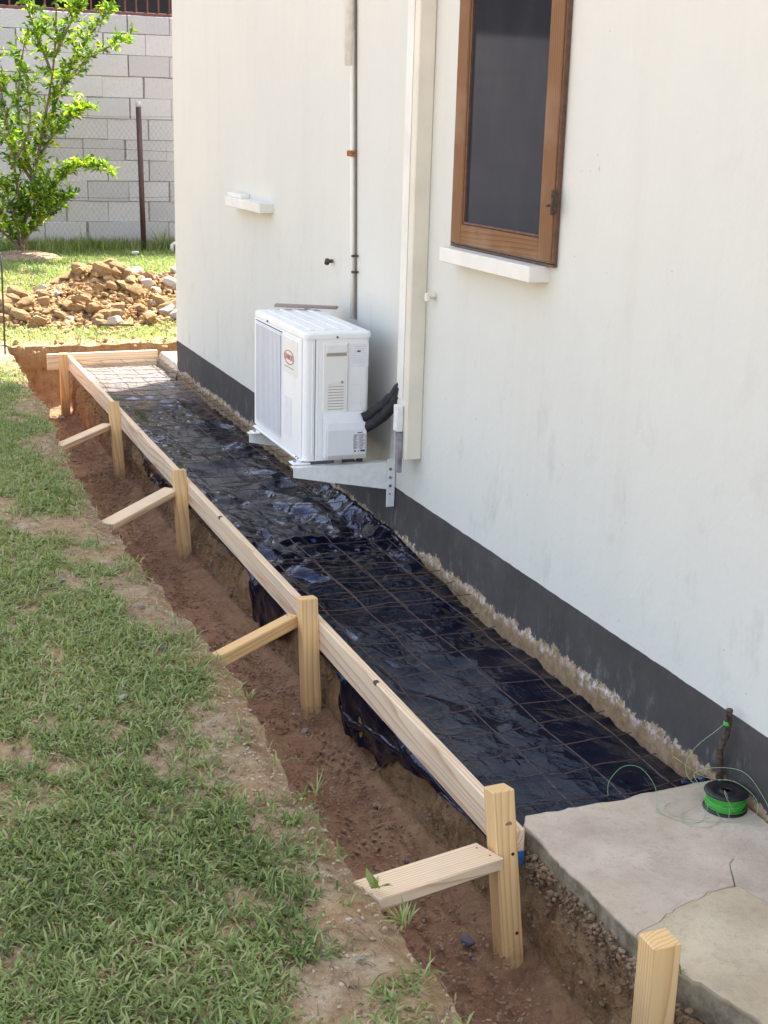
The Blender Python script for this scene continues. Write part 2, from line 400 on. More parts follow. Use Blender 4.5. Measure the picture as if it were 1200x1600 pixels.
uu = np.concatenate([[-60, -25, -10, -5, -3, -2, -1.5], np.arange(-1.2, -.3, .06), np.arange(-.3, .0001, .02)])
P = np.zeros((len(rows), len(uu), 3)); 
for i, y in enumerate(rows):
    e = float(rim_out(y)) if y < YC-.001 else xc
    P[i, :, 0] = e+uu; P[i, :, 1] = y
P[..., 2] = gz(P[..., 0], P[..., 1])
er = np.exp(-((uu)/.045)**2)
P[..., 2] -= .022*er[None, :]*(1+.6*fbm(P[..., 1]*14, P[..., 0]*14, seed=4))
P1 = P
xs2 = np.concatenate([[-60, -25, -10, -5, -3, -1, 0, .4, .7, .9], np.linspace(xc, 3.4, 90), [4, 5, 7, 10, 20, 60]]); xs2[10] = xc
vv = np.concatenate([np.arange(0, .3, .02), np.arange(.3, 1.2, .06), np.arange(1.2, 7, .15), [8, 10, 14, 20, 30, 50, 80]])
P = np.zeros((len(vv), len(xs2), 3))
for j, x in enumerate(xs2):
    e = float(rim_far(x)) if x > xc+1e-4 else YC
    P[:, j, 0] = x; P[:, j, 1] = e+vv
P[..., 2] = gz(P[..., 0], P[..., 1])
er = np.exp(-((vv)/.045)**2)[:, None]*(xs2 > xc)[None, :]
P[..., 2] -= .022*er*(1+.6*fbm(P[..., 1]*14, P[..., 0]*14, seed=4))
v1, f1 = grid(P1); v2, f2 = grid(P)
f1 = f1[:, ::-1]; f2 = f2[:, ::-1]
g = ob('ground', mesh('ground', np.vstack([v1, v2]), np.vstack([f1, f2+len(v1)]), SOIL, True)); tag(g, kind='structure')
# trench : strip swept round the corner, outer rim -> floor -> pad
def floor_z(y): return np.interp(y, [0, 2.6, 4.2, 6.1, 7.8, 10], [-.355, -.355, -.355, -.39, -.41, -.47])
st_y = rows[rows >= 0]; nA = len(st_y)
O = [(float(rim_out(y)) if y < YC-.001 else xc, y, 0) for y in st_y]
def rim_in(y): return 1.475 + .012*fbm(y*4, 9.1, seed=31) + (.02 if False else 0) + .02*sstep(2.9, 2.7, y)
I_ = [(float(rim_in(min(y, 9.93))), y*(9.93/YC) if y > 9 else y, 0) for y in st_y]
# blend inner stations near the corner so that they end on the inner corner
I_ = [(float(rim_in(y if y < 9 else 9+(y-9)*(.93/(YC-9)))), y if y < 9 else 9+(y-9)*(.93/(YC-9)), 0) for y in st_y]
xs = xs2[(xs2 > xc) & (xs2 < 8)]
for x in xs:
    t_ = (x-xc); O.append((x, float(rim_far(x)), 1))
    I_.append((max(I_[nA-1][0], 1.475+(x-xc)*1.0 if x < 7 else 7) if x > 1.5 else 1.475+(x-xc)*.05, 9.93+.012*float(fbm(x*5, 3, seed=6)), 1))
O = np.array(O); I_ = np.array(I_)
nW, nF = 24, 26
tw = np.linspace(0, 1, nW)
prof = []   # (lateral fraction 0..1 from outer to inner, depth fraction)
L = len(O); ns = nW + nF + nW
Pt = np.zeros((L, ns+6, 3)); sl = np.arange(L)*.021
Ztop_o = gz(O[:, 0], O[:, 1]) - .022*(1+.6*fbm(O[:, 1]*14, O[:, 0]*14, seed=4))
fz = np.where(O[:, 2] == 0, floor_z(O[:, 1]), -.47)
for k in range(ns):
    if k < nW:
        d = tw[k]; lat = .02*np.sin(d*PI)*-1 + .07*d**2.5; z = Ztop_o*(1-d) + (fz+.03)*d
        rough = .012*np.sin(d*PI) + .002
        lat = np.full(L, lat) + rough*2.2*fbm(sl*5, z*9, seed=41)+rough*1.4*fbm(sl*17, z*17, seed=42)
    elif k < nW+nF:
        q = (k-nW+1)/(nF+1); lat = np.full(L, .07+.005+(.42-.075-.027)*q)
        z = fz + .030*(np.abs(2*q-1)**4) + .028*fbm(sl*4, q*1.7, seed=43)+.014*fbm(sl*14, q*6, seed=44)+.03*np.maximum(0, fbm(sl*6, q*3, seed=47))*q+.012*np.maximum(0, fbm(sl*20, q*8, o=2, seed=48))+.02*np.maximum(0, fbm(sl*11, q*5, o=2, seed=49)-.05)*sstep(.45, 1, q)
    else:
        d = 1-tw[k-nW-nF]; z = np.full(L, -.128)*(1-d) + (fz+.03)*d
        rough = .022*np.sin(d*PI*.9+.15)
        lat = .42-.022*d**1.8 - rough*.25 + rough*1.3*fbm(sl*4.5, z*5, seed=45)+rough*1.2*fbm(sl*15, z*10, seed=46)+.010*np.round(2*fbm(sl*5.5, z*1.2, o=2, seed=50))/2*np.sin(d*PI)
        if k == ns-1: lat = np.full(L, .42)
    fr = lat/.42
    if k == 0: fr = np.zeros(L); 
    if k == ns-1: fr = np.ones(L)
    Pt[:, k, 0] = O[:, 0]*(1-fr)+I_[:, 0]*fr; Pt[:, k, 1] = O[:, 1]*(1-fr)+I_[:, 1]*fr
    Pt[:, k, 2] = z if np.ndim(z) else np.full(L, z)
for k in range(6):
    q = (k+1)/6
    Pt[:, ns+k, 0] = np.where(O[:, 2] == 0, I_[:, 0]*(1-q)+2.14*q, I_[:, 0]); Pt[:, ns+k, 1] = np.where(O[:, 2] == 0, I_[:, 1], I_[:, 1]-.7*q)
    Pt[:, ns+k, 2] = -.13
v, f = grid(Pt); tr = ob('trench', mesh('trench', v, f, SOIL, True)); tag(tr, kind='structure')

# ------------------------------------------------------------------ grass
BARE = [(.93, 7.99, .16, .32), (.88, 7.05, .14, .25), (.80, 7.66, .1, .2), (.845, 5.5, .22, .27), (.66, 5.62, .14, .14), (1.02, 5.25, .2, .22), (.89, 4.5, .10, .35), (.90, 3.47, .13, .18), (.72, 3.36, .06, .05),
        (.30, 3.43, .08, .10), (.42, 3.62, .06, .09), (.92, 3.15, .12, .2), (.9, 2.28, .12, .12), (.80, 2.2, .10, .08), (.56, 5.93, .14, .25), (.95, 2.45, .07, .08), (.22, 2.5, .05, .06), (.66, 3.6, .05, .04)]
def density(x, y):
    d = .80 + 1.2*fbm(x*2.6, y*1.9, o=3, seed=61) + 1.3*fbm(x*12, y*9, o=2, seed=62)
    e = rim_out(y)-x
    d = d*sstep(.04, .23, e + .09*fbm(x*6, y*5, seed=63)) + .13*(e > .01)
    for (cx, cy, rx, ry) in BARE:
        r = np.sqrt(((x-cx)/rx)**2+((y-cy)/ry)**2) + .35*fbm(x*9, y*7, seed=64)
        d = d*(.11+.89*sstep(.65, 1.15, r))
    return np.clip(d, 0, 1)
def blades(px, py, L_, W_, lean, name, m, lo=.5, seed=0, vbias=0):
    r = np.random.default_rng(seed); n = len(px)
    a = r.uniform(0, 2*PI, n); l = L_*r.uniform(.45, 1.25, n); wd = W_*r.uniform(.6, 1.3, n)
    ln = np.clip(r.normal(lean, .28, n), .05, 1.5)
    dx, dy = np.cos(a), np.sin(a); sx, sy = -dy, dx
    z0 = gz(px, py)-.003
    tw_ = r.uniform(-.7, .7, n)
    pts = np.zeros((n, 5, 3))
    for k, (t_, ww) in enumerate(((0, .7), (.55, 1.0))):
        an = ln*(.75 if k else 0.5); h = l*t_*np.cos(an); o = l*t_*np.sin(an)
        for s_ in (0, 1):
            g_ = (s_*2-1)*wd*ww/2
            pts[:, k*2+s_, 0] = px+dx*o+sx*g_; pts[:, k*2+s_, 1] = py+dy*o+sy*g_; pts[:, k*2+s_, 2] = z0+h+(s_*2-1)*wd*ww/2*tw_*.8
    an = ln*1.15; h = l*.55*np.cos(ln*.75)+l*.45*np.cos(np.minimum(an*1.25, 2.0)); o = l*.55*np.sin(ln*.75)+l*.45*np.sin(np.minimum(an*1.25, 2.0))
    pts[:, 4, 0] = px+dx*o; pts[:, 4, 1] = py+dy*o; pts[:, 4, 2] = z0+np.maximum(h, .004)
    V = pts.reshape(-1, 3); base = np.arange(n)[:, None]*5
    F = np.concatenate([base+np.array([[0, 1, 3]]), base+np.array([[0, 3, 2]]), base+np.array([[2, 3, 4]])])
    me = mesh(name, V, F, m, True)
    val = np.clip(r.beta(2.0, 2.6, n)*.84+.22*fbm(px*6, py*5, seed=66)+.20*fbm(px*1.7, py*1.3, o=2, seed=67) + vbias + (r.random(n) < .10)*.35, 0, 1)
    at = me.attributes.new('v', 'FLOAT', 'POINT'); at.data.foreach_set('value', np.repeat(val, 5).astype(np.float32))
    return ob(name, me)
# near lawn : tufts of several blades
def scatter(n, x0, x1, y0, y1, fn, seed):
    r = np.random.default_rng(seed); x = r.uniform(x0, x1, n); y = r.uniform(y0, y1, n); k = r.random(n) < fn(x, y); return x[k], y[k], r
x, y, r = scatter(58000, -.9, 1.08, 1.5, 9.6, lambda x, y: density(x, y)*np.clip(.35+(x+.9)*1.1-.0*y, .3, 1), 1)
k = 6; px = np.repeat(x, k)+r.normal(0, .011, len(x)*k); py = np.repeat(y, k)+r.normal(0, .011, len(x)*k)
ok = px < rim_out(py)+.012; px, py = px[ok], py[ok]
tag(blades(px, py, .045, .0049, 1.06, 'lawn_grass', GRASS, seed=2), 'low green broad bladed lawn grass with bare soil showing, in the shade beside the trench', 'grass', kind='stuff')
x, y, r = scatter(42000, -.5, 1.06, 1.5, 9.6, lambda x, y: np.clip(density(x, y)*.7+.22, 0, 1), 11)
px = np.repeat(x, 2)+r.normal(0, .01, len(x)*2); py = np.repeat(y, 2)+r.normal(0, .01, len(x)*2); ok = px < rim_out(py); px, py = px[ok], py[ok]
THATCH = leafy('dry_thatch', [(0, (.14, .085, .05)), (.5, (.25, .17, .10)), (1, (.42, .33, .21))], .1)
tag(blades(px, py, .038, .0026, 1.42, 'dry_thatch', THATCH, seed=12), 'flat dry brown thatch and dead runners lying between the lawn blades', 'thatch', kind='stuff')
def dfar(x, y):
    e = y-rim_far(x)
    d = sstep(.0, .5, e+.2*fbm(x*5, y*5, seed=71))*.75+.25
    hp = np.exp(-(((x-2.05)/1.0)**2+((y-11.75)/.75)**2)**2)
    return np.clip(d*(1-.75*hp)*(.8+.5*fbm(x*3, y*3, seed=72)), .05, 1)*(e > -.01)
x, y, r = scatter(30000, .2, 4.6, 10.35, 15.3, dfar, 4)
k = 4; px = np.repeat(x, k)+r.normal(0, .02, len(x)*k); py = np.repeat(y, k)+r.normal(0, .02, len(x)*k)
ok = py > rim_far(px)-.01; px, py = px[ok], py[ok]
tag(blades(px, py, .055, .0070, .85, 'back_grass', GRASSF, seed=5), 'sunlit yellow green grass between the trench and the block wall', 'grass', kind='stuff')
r = np.random.default_rng(8); n = 5200; px = r.uniform(.6, 4.4, n); py = 14.97-np.abs(r.normal(0, .22, n))
tag(blades(px, py, .15, .008, .45, 'tall_grass', GRASS, seed=9), 'taller darker grass along the foot of the block wall', 'grass', kind='stuff')

# ------------------------------------------------------------------ house
H = empty('house', (2.103, 3, 0), 'cream painted rendered house wall with dark grey plinth band and one brown framed window', 'house')
WX = 2.103
ys = np.concatenate([[.4, 1, 1.5], np.arange(2, 9.32, .04), [9.32]]); zs = np.concatenate([np.linspace(-.5, -.16, 4), np.arange(-.15, .0, .006), np.arange(0, .2, .02), np.linspace(.25, 4.1, 46)])
Y, Z = np.meshgrid(ys, zs, indexing='ij'); X = WX + .0025*fbm(Y*2, Z*2, seed=81)
low = sstep(-.015, -.035, Z+.018*fbm(Y*9, Z*4, seed=82)); X = X - low*(.005+.006*(fbm(Y*4, Z*8, seed=83)+.2)+.003*fbm(Y*14, Z*14, seed=84))
X[-1, :] = WX
Pw = np.stack([X, Y, Z], -1); v, f = grid(Pw); me = mesh('side_wall', v, f, PAINT, True); ob('side_wall', me, H)
B().box((WX+.001, 9.12, -.5), (9.0, 9.318, 4.1), .004).build('rear_wall', PAINT, H)
B().box((WX+.004, .41, -.5), (WX+.2, 9.119, 4.09), .0).build('wall_core', SOFFIT, H)
b = B(); b.prism([(1.50, 4.0), (9.2, 4.0), (9.2, 4.14), (1.50, 4.14)], -.1, 10.5, axis=1); b.build('roof', SOFFIT, H)
b = B(); b.prism([(1.42, 4.15), (9.2, 4.15), (9.2, 5.5), (5.2, 5.8)], -.2, 10.57, axis=1); b.build('roof_cover', ROOF, H)
# window
Wn = empty('window', (0, 0, 0)); Wn.parent = H; Wn.location = Vector((2.08, 4.19, 1.25))-H.location
fx0, fx1 = 2.078, 2.0995
wy0, wy1, wz0, wz1 = 3.858, 4.638, 1.249, 2.5
def stick(name, a, b, w1, w2, m, parent, up=(0, 0, 1), c=.003, seed=None):
    """wooden member from a to b, local X along its length; w1 across, w2 along 'up'"""
    a, b = Vector(a), Vector(b); d = (b-a); L_ = d.length; d.normalize(); u = Vector(up); u = (u-d*u.dot(d)).normalized(); s_ = u.cross(d)
    bb = B().box((0, -w1/2, -w2/2), (L_, w1/2, w2/2), c)
    me = mesh(name, bb.v, bb.f, m)
    bm = bmesh.new(); bm.from_mesh(me); bmesh.ops.recalc_face_normals(bm, faces=bm.faces); bm.to_mesh(me); bm.free()
    o = ob(name, me, parent)
    mx = Matrix(((d.x, s_.x, u.x, a.x), (d.y, s_.y, u.y, a.y), (d.z, s_.z, u.z, a.z), (0, 0, 0, 1)))
    if parent: mx = Matrix.Translation(o.location) @ mx
    o.matrix_local = mx
    return o
xm = (fx0+fx1)/2; dw = fx1-fx0
stick('stile', (xm, wy1-.044, wz0+.001), (xm, wy1-.044, wz1-.001), .088, dw, BFRAME, Wn, up=(1, 0, 0))
stick('stile', (xm, wy0+.044, wz0+.001), (xm, wy0+.044, wz1-.001), .088, dw, BFRAME, Wn, up=(1, 0, 0))
stick('bottom_rail', (xm, wy0+.0885, wz0+.036), (xm, wy1-.0885, wz0+.036), .070, dw-.002, BFRAME, Wn, up=(1, 0, 0))
stick('top_rail', (xm, wy0+.0885, wz1-.036), (xm, wy1-.0885, wz1-.036), .070, dw-.002, BFRAME, Wn, up=(1, 0, 0))
b = B()
for (y0, y1, z0, z1) in ((wy0+.089, wy0+.099, wz0+.072, wz1-.072), (wy1-.099, wy1-.089, wz0+.072, wz1-.072), (wy0+.1, wy1-.1, wz0+.072, wz0+.081)):
    b.box((2.084, y0, z0), (2.096, y1, z1), .002)
b.build('glazing_bead', BFRAME_D, Wn)
for (y0, y1, z0, z1) in ((wy0-.010, wy0-.0015, wz0-.004, wz1), (wy1+.0015, wy1+.010, wz0-.004, wz1), (wy0-.010, wy1+.01, wz0-.014, wz0-.005)):
    B().box((2.083, y0, z0), (2.1, y1, z1), .002).build('outer_frame', BFRAME_D, Wn)
B().box((2.0935, wy0+.080, wz0+.065), (2.097, wy1-.080, wz1-.065), 0.0005).build('pane', GLASS, Wn)
b = B().box((2.068, wy0-.018, 1.405), (2.084, wy0-.002, 1.47), .002); b.tube([(2.068, wy0-.014, 1.40), (2.068, wy0-.014, 1.478)], .006, 8); b.tube([(2.055, wy0-.022, 1.43), (2.04, wy0-.03, 1.428)], .004, 6); b.build('hinge', RUST, Wn)
def bevelled(name, lo, hi, m, parent, c=.004): return B().box(lo, hi, c).build(name, m, parent)
bevelled('window_sill', (2.028, 3.90, 1.182), (2.105, 4.62, 1.234), TRIM, H, .0025)
bevelled('window_sill', (2.028, 6.99, 1.198), (2.105, 7.70, 1.248), TRIM, H, .002)
bevelled('broken_render', (2.05, 7.44, 1.2485), (2.102, 7.72, 1.272), TRIM, H, .0015)
# boxed trunking down to the air conditioner
B().box((2.034, 4.893, .358), (2.1025, 5.005, 3.99), .004).build('trunking', TRIM_Y, H)
B().box((2.0315, 4.94, .60), (2.033, 5.006, 3.99), .0005).build('trunking_cover', TRIM, H)
# pipe
b = B(); b.tube([(2.088, 5.70+.060*k_*.4, .82+.4*k_) for k_ in range(8)], .011, 10); b.build('drain_pipe', TRIM, H, True)
b = B(); b.tube([(2.080, 5.776, 1.905), (2.080, 5.86, 3.6)], .023, 10); b.build('pipe_sleeve', ACB, H, True)
b = B().box((2.070, 5.722, 1.525), (2.102, 5.768, 1.550), .003); b.build('pipe_clamp', simple('orange_rust', (.38, .14, .04), .8, var=.4, nscale=90), H)
# dark joint beside the pipe
b = B().prism([(5.6785, .82), (5.6815, .82), (5.848, 3.6), (5.845, 3.6)], 2.094, 2.1015, axis=0); jo = b.build('joint_gap', simple('joint_shadow_gap', (.16, .14, .11), .9), H)
for (y_, z_) in ((5.70, 1.10), (5.695, 1.03)): B().tube([(2.10, y_-.02, z_), (2.07, y_-.025, z_)], .006, 6).build('nail', RUST, H)
b = B().tube([(2.10, 6.02, 1.044), (2.075, 6.02, 1.044)], .009, 8); b.tube([(2.075, 6.02, 1.05), (2.068, 6.005, 1.035)], .012, 8); b.build('wall_bolt', RUST, H)
b = B().tube([(2.10, 4.813, 1.03), (2.075, 4.813, 1.03)], .013, 8); b.box((2.062, 4.80, 1.008), (2.08, 4.826, 1.04), .003); b.build('wall_plug', TRIM_Y, H)
# rear apron behind the corner
B().box((2.112, 9.33, -.2), (4.2, 9.93, -.005), .01).build('rear_apron', CONC, H)
bp = []
for i in range(26):
    for j in range(8):
        pass
ys = np.arange(9.3, 9.93, .012); zs = np.linspace(-.16, -.004, 16); Y, Z = np.meshgrid(ys, zs, indexing='ij')
X = 2.106-.02*sstep(-.01, -.09, Z)+.014*fbm(Y*12, Z*22, seed=88); v, f = grid(np.stack([X, Y, Z], -1)); ob('apron_edge', mesh('apron_edge', v, f, CONC, True), H)

# ------------------------------------------------------------------ old slab in the foreground (pieces)
SL = empty('concrete_apron', (1.8, 2.2, -.12), 'old cracked pale concrete apron with a broken edge, in the near corner by the house', 'concrete slab')
def slabpiece(poly, zt, name='slab_piece', zb=-.125, sub=.018, seed=0, m=None):
    pts = []
    n = len(poly)
    for i in range(n):
        a, c = np.array(poly[i]), np.array(poly[(i+1) % n]); m_ = max(1, int(np.linalg.norm(c-a)/sub))
        for q in range(m_):
            p = a+(c-a)*q/m_; j = 0.012
            pts.append((p[0]+j*float(fbm(p[1]*25, p[0]*25, seed=3)), p[1]+j*float(fbm(p[0]*25+9, p[1]*25, seed=4))))
    cx, cy = np.mean([p[0] for p in pts]), np.mean([p[1] for p in pts])
    m_ = len(pts); v = []; 
    for (ins, z) in ((0, zb), (0, zt-.004), (.0022, zt)):
        for p in pts:
            d = math.hypot(p[0]-cx, p[1]-cy); v.append((p[0]+(cx-p[0])*ins/d, p[1]+(cy-p[1])*ins/d, z+(.0025*float(fbm(p[0]*30, p[1]*30, seed=9)) if z > zb else 0)))
    f = [(r_*m_+i, r_*m_+(i+1) % m_, (r_+1)*m_+(i+1) % m_, (r_+1)*m_+i) for r_ in (0, 1) for i in range(m_)]+[tuple(range(2*m_, 3*m_))]
    me = mesh(name, v, f, m or CONC); bm = bmesh.new(); bm.from_mesh(me); bmesh.ops.recalc_face_normals(bm, faces=bm.faces); bm.to_mesh(me); bm.free()
    return ob(name, me, SL)
crack = [(1.497, 2.195), (1.60, 2.243), (1.675, 2.268), (1.748, 2.294), (1.829, 2.295)]
slabpiece([(1.487, 2.72), (1.51, 2.752), (1.70, 2.755), (1.80, 2.752), (1.86, 2.765), (1.97, 2.77), (2.09, 2.775), (2.09, 2.36), (1.964, 2.355), (1.90, 2.40), (1.875, 2.385), (1.829, 2.298)]+crack[::-1][1:], -.040, seed=3)
slabpiece([(1.875, 2.384), (1.90, 2.399), (1.964, 2.354), (2.09, 2.359), (2.09, 2.0), (1.96, 2.06), (1.86, 2.198), (1.830, 2.295)], -.0375, seed=5, m=CONC3)
slabpiece([(1.497, 2.1945)]+crack[1:-1]+[(1.829, 2.2935), (1.858, 2.197), (1.957, 2.057), (2.09, 1.997), (2.09, -1), (1.60, -1), (1.555, 1.6), (1.575, 1.82), (1.56, 1.93), (1.50, 2.075)], -.0385, seed=7, m=CONC2)
# crumbling conglomerate under the slab edge
r = np.random.default_rng(12); b = B()
ico = bmesh.new(); bmesh.ops.create_icosphere(ico, subdivisions=1, radius=1); iv = [v.co.copy() for v in ico.verts]; iF = [[q.index for q in f.verts] for f in ico.faces]; ico.free()
def pebbles(b, pts, s0, s1, r, flat=.7):
    for (x, y, z) in pts:
        s_ = r.uniform(s0, s1); rot = Matrix.Rotation(r.uniform(0, 6.3), 3, 'Z') @ Matrix.Rotation(r.uniform(-.5, .5), 3, 'X'); k = [r.uniform(.7, 1.2), r.uniform(.5, .9), r.uniform(.45, flat)]
        jt = [r.uniform(.8, 1.2) for _ in iv]
        b.add([rot @ Vector((p.x*k[0], p.y*k[1], p.z*k[2]))*s_*j_+Vector((x, y, z)) for p, j_ in zip(iv, jt)], iF)
pts = [(1.484+r.normal(0, .006)+.0*y_, y_, -.085-abs(r.normal(0, .045))) for y_ in r.uniform(1.6, 2.72, 900)]
pebbles(b, pts, .002, .011, r, .9); o = b.build('aggregate', rock_mat('aggregate', (.17, .105, .06), (.26, .17, .10), (.37, .28, .19)), SL); tag(o, kind='stuff')
r = np.random.default_rng(14); b = B(); pts = []
for i in range(1500):
    y_ = r.uniform(1.7, 9.8); d_ = r.random(); z_ = -.13*(1-d_)+(float(floor_z(y_))+.02)*d_
    if (3.3 < y_ < 4.1 or 4.4 < y_ < 5.2 or 6.6 < y_ < 7.3) and z_ > -.29: continue
    pts.append((float(rim_in(y_))-.012-.02*d_+r.normal(0, .004), y_, z_))
pebbles(b, pts, .002, .010, r, .9); tag(b.build('bank_stones', rock_mat('bank_stones', (.16, .11, .065), (.27, .19, .12), (.44, .38, .31))), 'small stones and grit embedded in the cut earth bank under the form boards', 'bank grit', kind='stuff')
r = np.random.default_rng(13); b = B(); pts = []
for i in range(6500):
    y_ = r.uniform(1.7, 10); e = float(rim_out(y_)); q = r.beta(2.2, 1.3); x_ = e+.06+(.34)*q; pts.append((x_, y_, float(floor_z(y_))+.012+.03*(abs(2*q-1)**4)))
pebbles(b, pts, .0018, .009, r); tag(b.build('trench_crumbs', rock_mat('crumbs', (.22, .125, .078), (.31, .19, .12), (.44, .33, .24))), 'small crumbs of brown soil and gravel fallen on the trench floor', 'soil crumbs', kind='stuff')
b = B(); pts = []
for i in range(2300):
    y_ = r.uniform(1.6, 9.8); x_ = float(rim_out(y_))-.01-abs(r.normal(0, .13)); pts.append((x_, y_, float(gz(x_, y_))+.001))
for i in range(500):
    x_ = r.uniform(1.0, 3.2); y_ = 10.45+abs(r.normal(0, .5)); pts.append((x_, y_, float(gz(x_, y_))+.002))
pebbles(b, pts, .0018, .0075, r); tag(b.build('lawn_crumbs', rock_mat('pale_crumbs', (.34, .24, .14), (.45, .34, .22), (.62, .56, .47))), 'pale soil crumbs and tiny stones scattered along the lawn edge of the trench', 'soil crumbs', kind='stuff')

# ------------------------------------------------------------------ plastic sheet
ysn = np.arange(2.74, 9.925, .0125); a = np.linspace(0, 1, 62)
def flapd(y):
    d = .004 + .15*np.exp(-((y-4.80)/.24)**4) + .10*np.exp(-((y-3.72)/.22)**4)*1.0 + .07*sstep(2.85, 3.6, y)*sstep(3.98, 3.9, y) + .085*np.exp(-((y-6.95)/.28)**4)+.02*np.exp(-((y-5.9)/.5)**2)
    return d*(1+.35*fbm(y*9, 1.1, seed=91))
nf = 12; Ps = np.zeros((len(ysn), len(a)+nf, 3))
YY = ysn[:, None]; XX = 1.447 + (2.096-1.447)*a[None, :]
amp = np.interp(ysn, [2.7, 3.6, 4.3, 5.0, 6.5, 8.5, 9.9], [.40, .75, 1.2, 1.5, 1.35, .9, .35])[:, None]
def ridged(x, y, seed): return 1-np.abs(fbm(x, y, o=3, seed=seed))*2.2
wx = .25*fbm(XX*3, YY*2, seed=191); wy = .3*fbm(XX*3, YY*2, seed=192)
msk = sstep(-.25, .35, fbm(XX*2.2, YY*1.1, o=2, seed=193))
wr = .015*fbm(XX*4+wx, YY*2.2+wy, o=1, seed=92) + .020*(ridged((XX+wx)*3.6+YY*1.3, (YY+wy)*2.0-XX*1.2, 93)-.4) + .010*msk*(ridged((XX-wy)*9-YY*3, (YY+wx)*4.2+XX*2, 94)-.4) + .0035*msk*ridged((XX+wy)*22, (YY-wx)*10, 97)
zz = -.100 + wr*amp
zz += .007*np.exp(-((a[None, :]-.95)/.06)**2)*fbm(YY*6, 2, seed=95)
edge_z = -.101 + .085*np.exp(-((ysn-5.5)/.75)**4) + .016*fbm(ysn*5, 4.4, seed=96)+.012*fbm(ysn*16, 4.4, seed=98)
eb = sstep(.86, 1.0, a)[None, :]; zz = zz*(1-eb)+edge_z[:, None]*eb + .008*eb*fbm(YY*22, XX*9, seed=99)
ee = sstep(.06, 0, a)[None, :]; zz = zz*(1-ee) + (-.121)*ee
zz = np.maximum(zz, -.126)
XX = XX+0*YY; XX[:, -8:] = XX[:, -8:]+.0*XX[:, -8:]
Ps[:, nf:, 0] = XX; Ps[:, nf:, 1] = YY; Ps[:, nf:, 2] = zz
fd = flapd(ysn)
for k in range(nf):
    q = 1-k/nf
    Ps[:, k, 0] = 1.447-.014*np.sin(min(1, q*3)*PI/2)-.012*q*fbm(ysn*12, q*2.5, seed=101)-.018*q*(fd > .05)*ridged(ysn*9+q*2, q*2, 103)
    Ps[:, k, 1] = ysn+.01*q*fbm(ysn*10, q*3, seed=102); Ps[:, k, 2] = -.121-fd*q
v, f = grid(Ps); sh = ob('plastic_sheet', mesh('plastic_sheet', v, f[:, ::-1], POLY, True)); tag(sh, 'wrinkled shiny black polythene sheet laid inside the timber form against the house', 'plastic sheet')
# bunched tail of plastic at the flap by the third bay
b = B(); tp = smooth_line([(1.440, 3.96, -.20), (1.432, 3.90, -.235), (1.430, 3.80, -.235), (1.432, 3.66, -.195), (1.436, 3.45, -.165), (1.444, 3.15, -.138)], 5)
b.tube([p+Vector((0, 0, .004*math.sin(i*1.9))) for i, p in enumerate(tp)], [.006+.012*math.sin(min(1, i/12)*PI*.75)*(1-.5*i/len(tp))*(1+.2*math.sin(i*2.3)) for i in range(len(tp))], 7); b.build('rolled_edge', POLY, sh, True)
# lumps of plastic beside the stick
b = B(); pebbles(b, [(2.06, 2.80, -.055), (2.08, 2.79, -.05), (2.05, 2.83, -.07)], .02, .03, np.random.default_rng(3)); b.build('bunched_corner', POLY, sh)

# ------------------------------------------------------------------ reinforcement mesh (two overlapping sheets)
def wire_sheet(y0, y1, xs_, zoff, seed, label):
    r = np.random.default_rng(seed); E_ = empty('wire_mesh', (1.78, (y0+y1)/2, -.06), label, 'steel mesh', 'sheets of reinforcing mesh on the plastic')
    def hz(x, y): return -.064 + zoff + .006*float(fbm(x*3+seed, y*3, seed=seed)) 
    for x_ in xs_:
        n = int((y1-y0)/.09); ph = r.uniform(0, 9)
        B().tube([(x_+.010*float(fbm(q*.7+ph, 1, o=2, seed=7)), y0+(y1-y0)*q/n, hz(x_, y0+(y1-y0)*q/n)) for q in range(n+1)], .0021, 5).build('wire', RUST, E_)
    y_ = y0+.04
    while y_ < y1-.03:
        ph = r.uniform(0, 9); xa = xs_[0]-.02-r.uniform(0, .015); xb = min(xs_[-1]+.03+r.uniform(0, .03), 2.092); bow = r.normal(0, .007)
        B().tube([(xa+(xb-xa)*q/9, y_+.007*float(fbm(q*.5+ph, 3, o=2, seed=8))+bow*math.sin(q/9*PI), hz(xa+(xb-xa)*q/9, y_)+.0052+.008*float(fbm(q*.6+ph, 6, o=2, seed=9))+(.006 if q in (0, 9) else 0)) for q in range(10)], .0018, 5).build('wire', RUST, E_)
        y_ += .1525
    return E_
wire_sheet(2.78, 5.0, [1.53, 1.681, 1.832, 1.998], .002, 3, 'near sheet of rusty square reinforcing mesh, reaching the concrete apron')
wire_sheet(4.3, 9.88, [1.508, 1.66, 1.812, 1.975, 2.06], .020, 5, 'long far sheet of rusty reinforcing mesh running to the house corner')

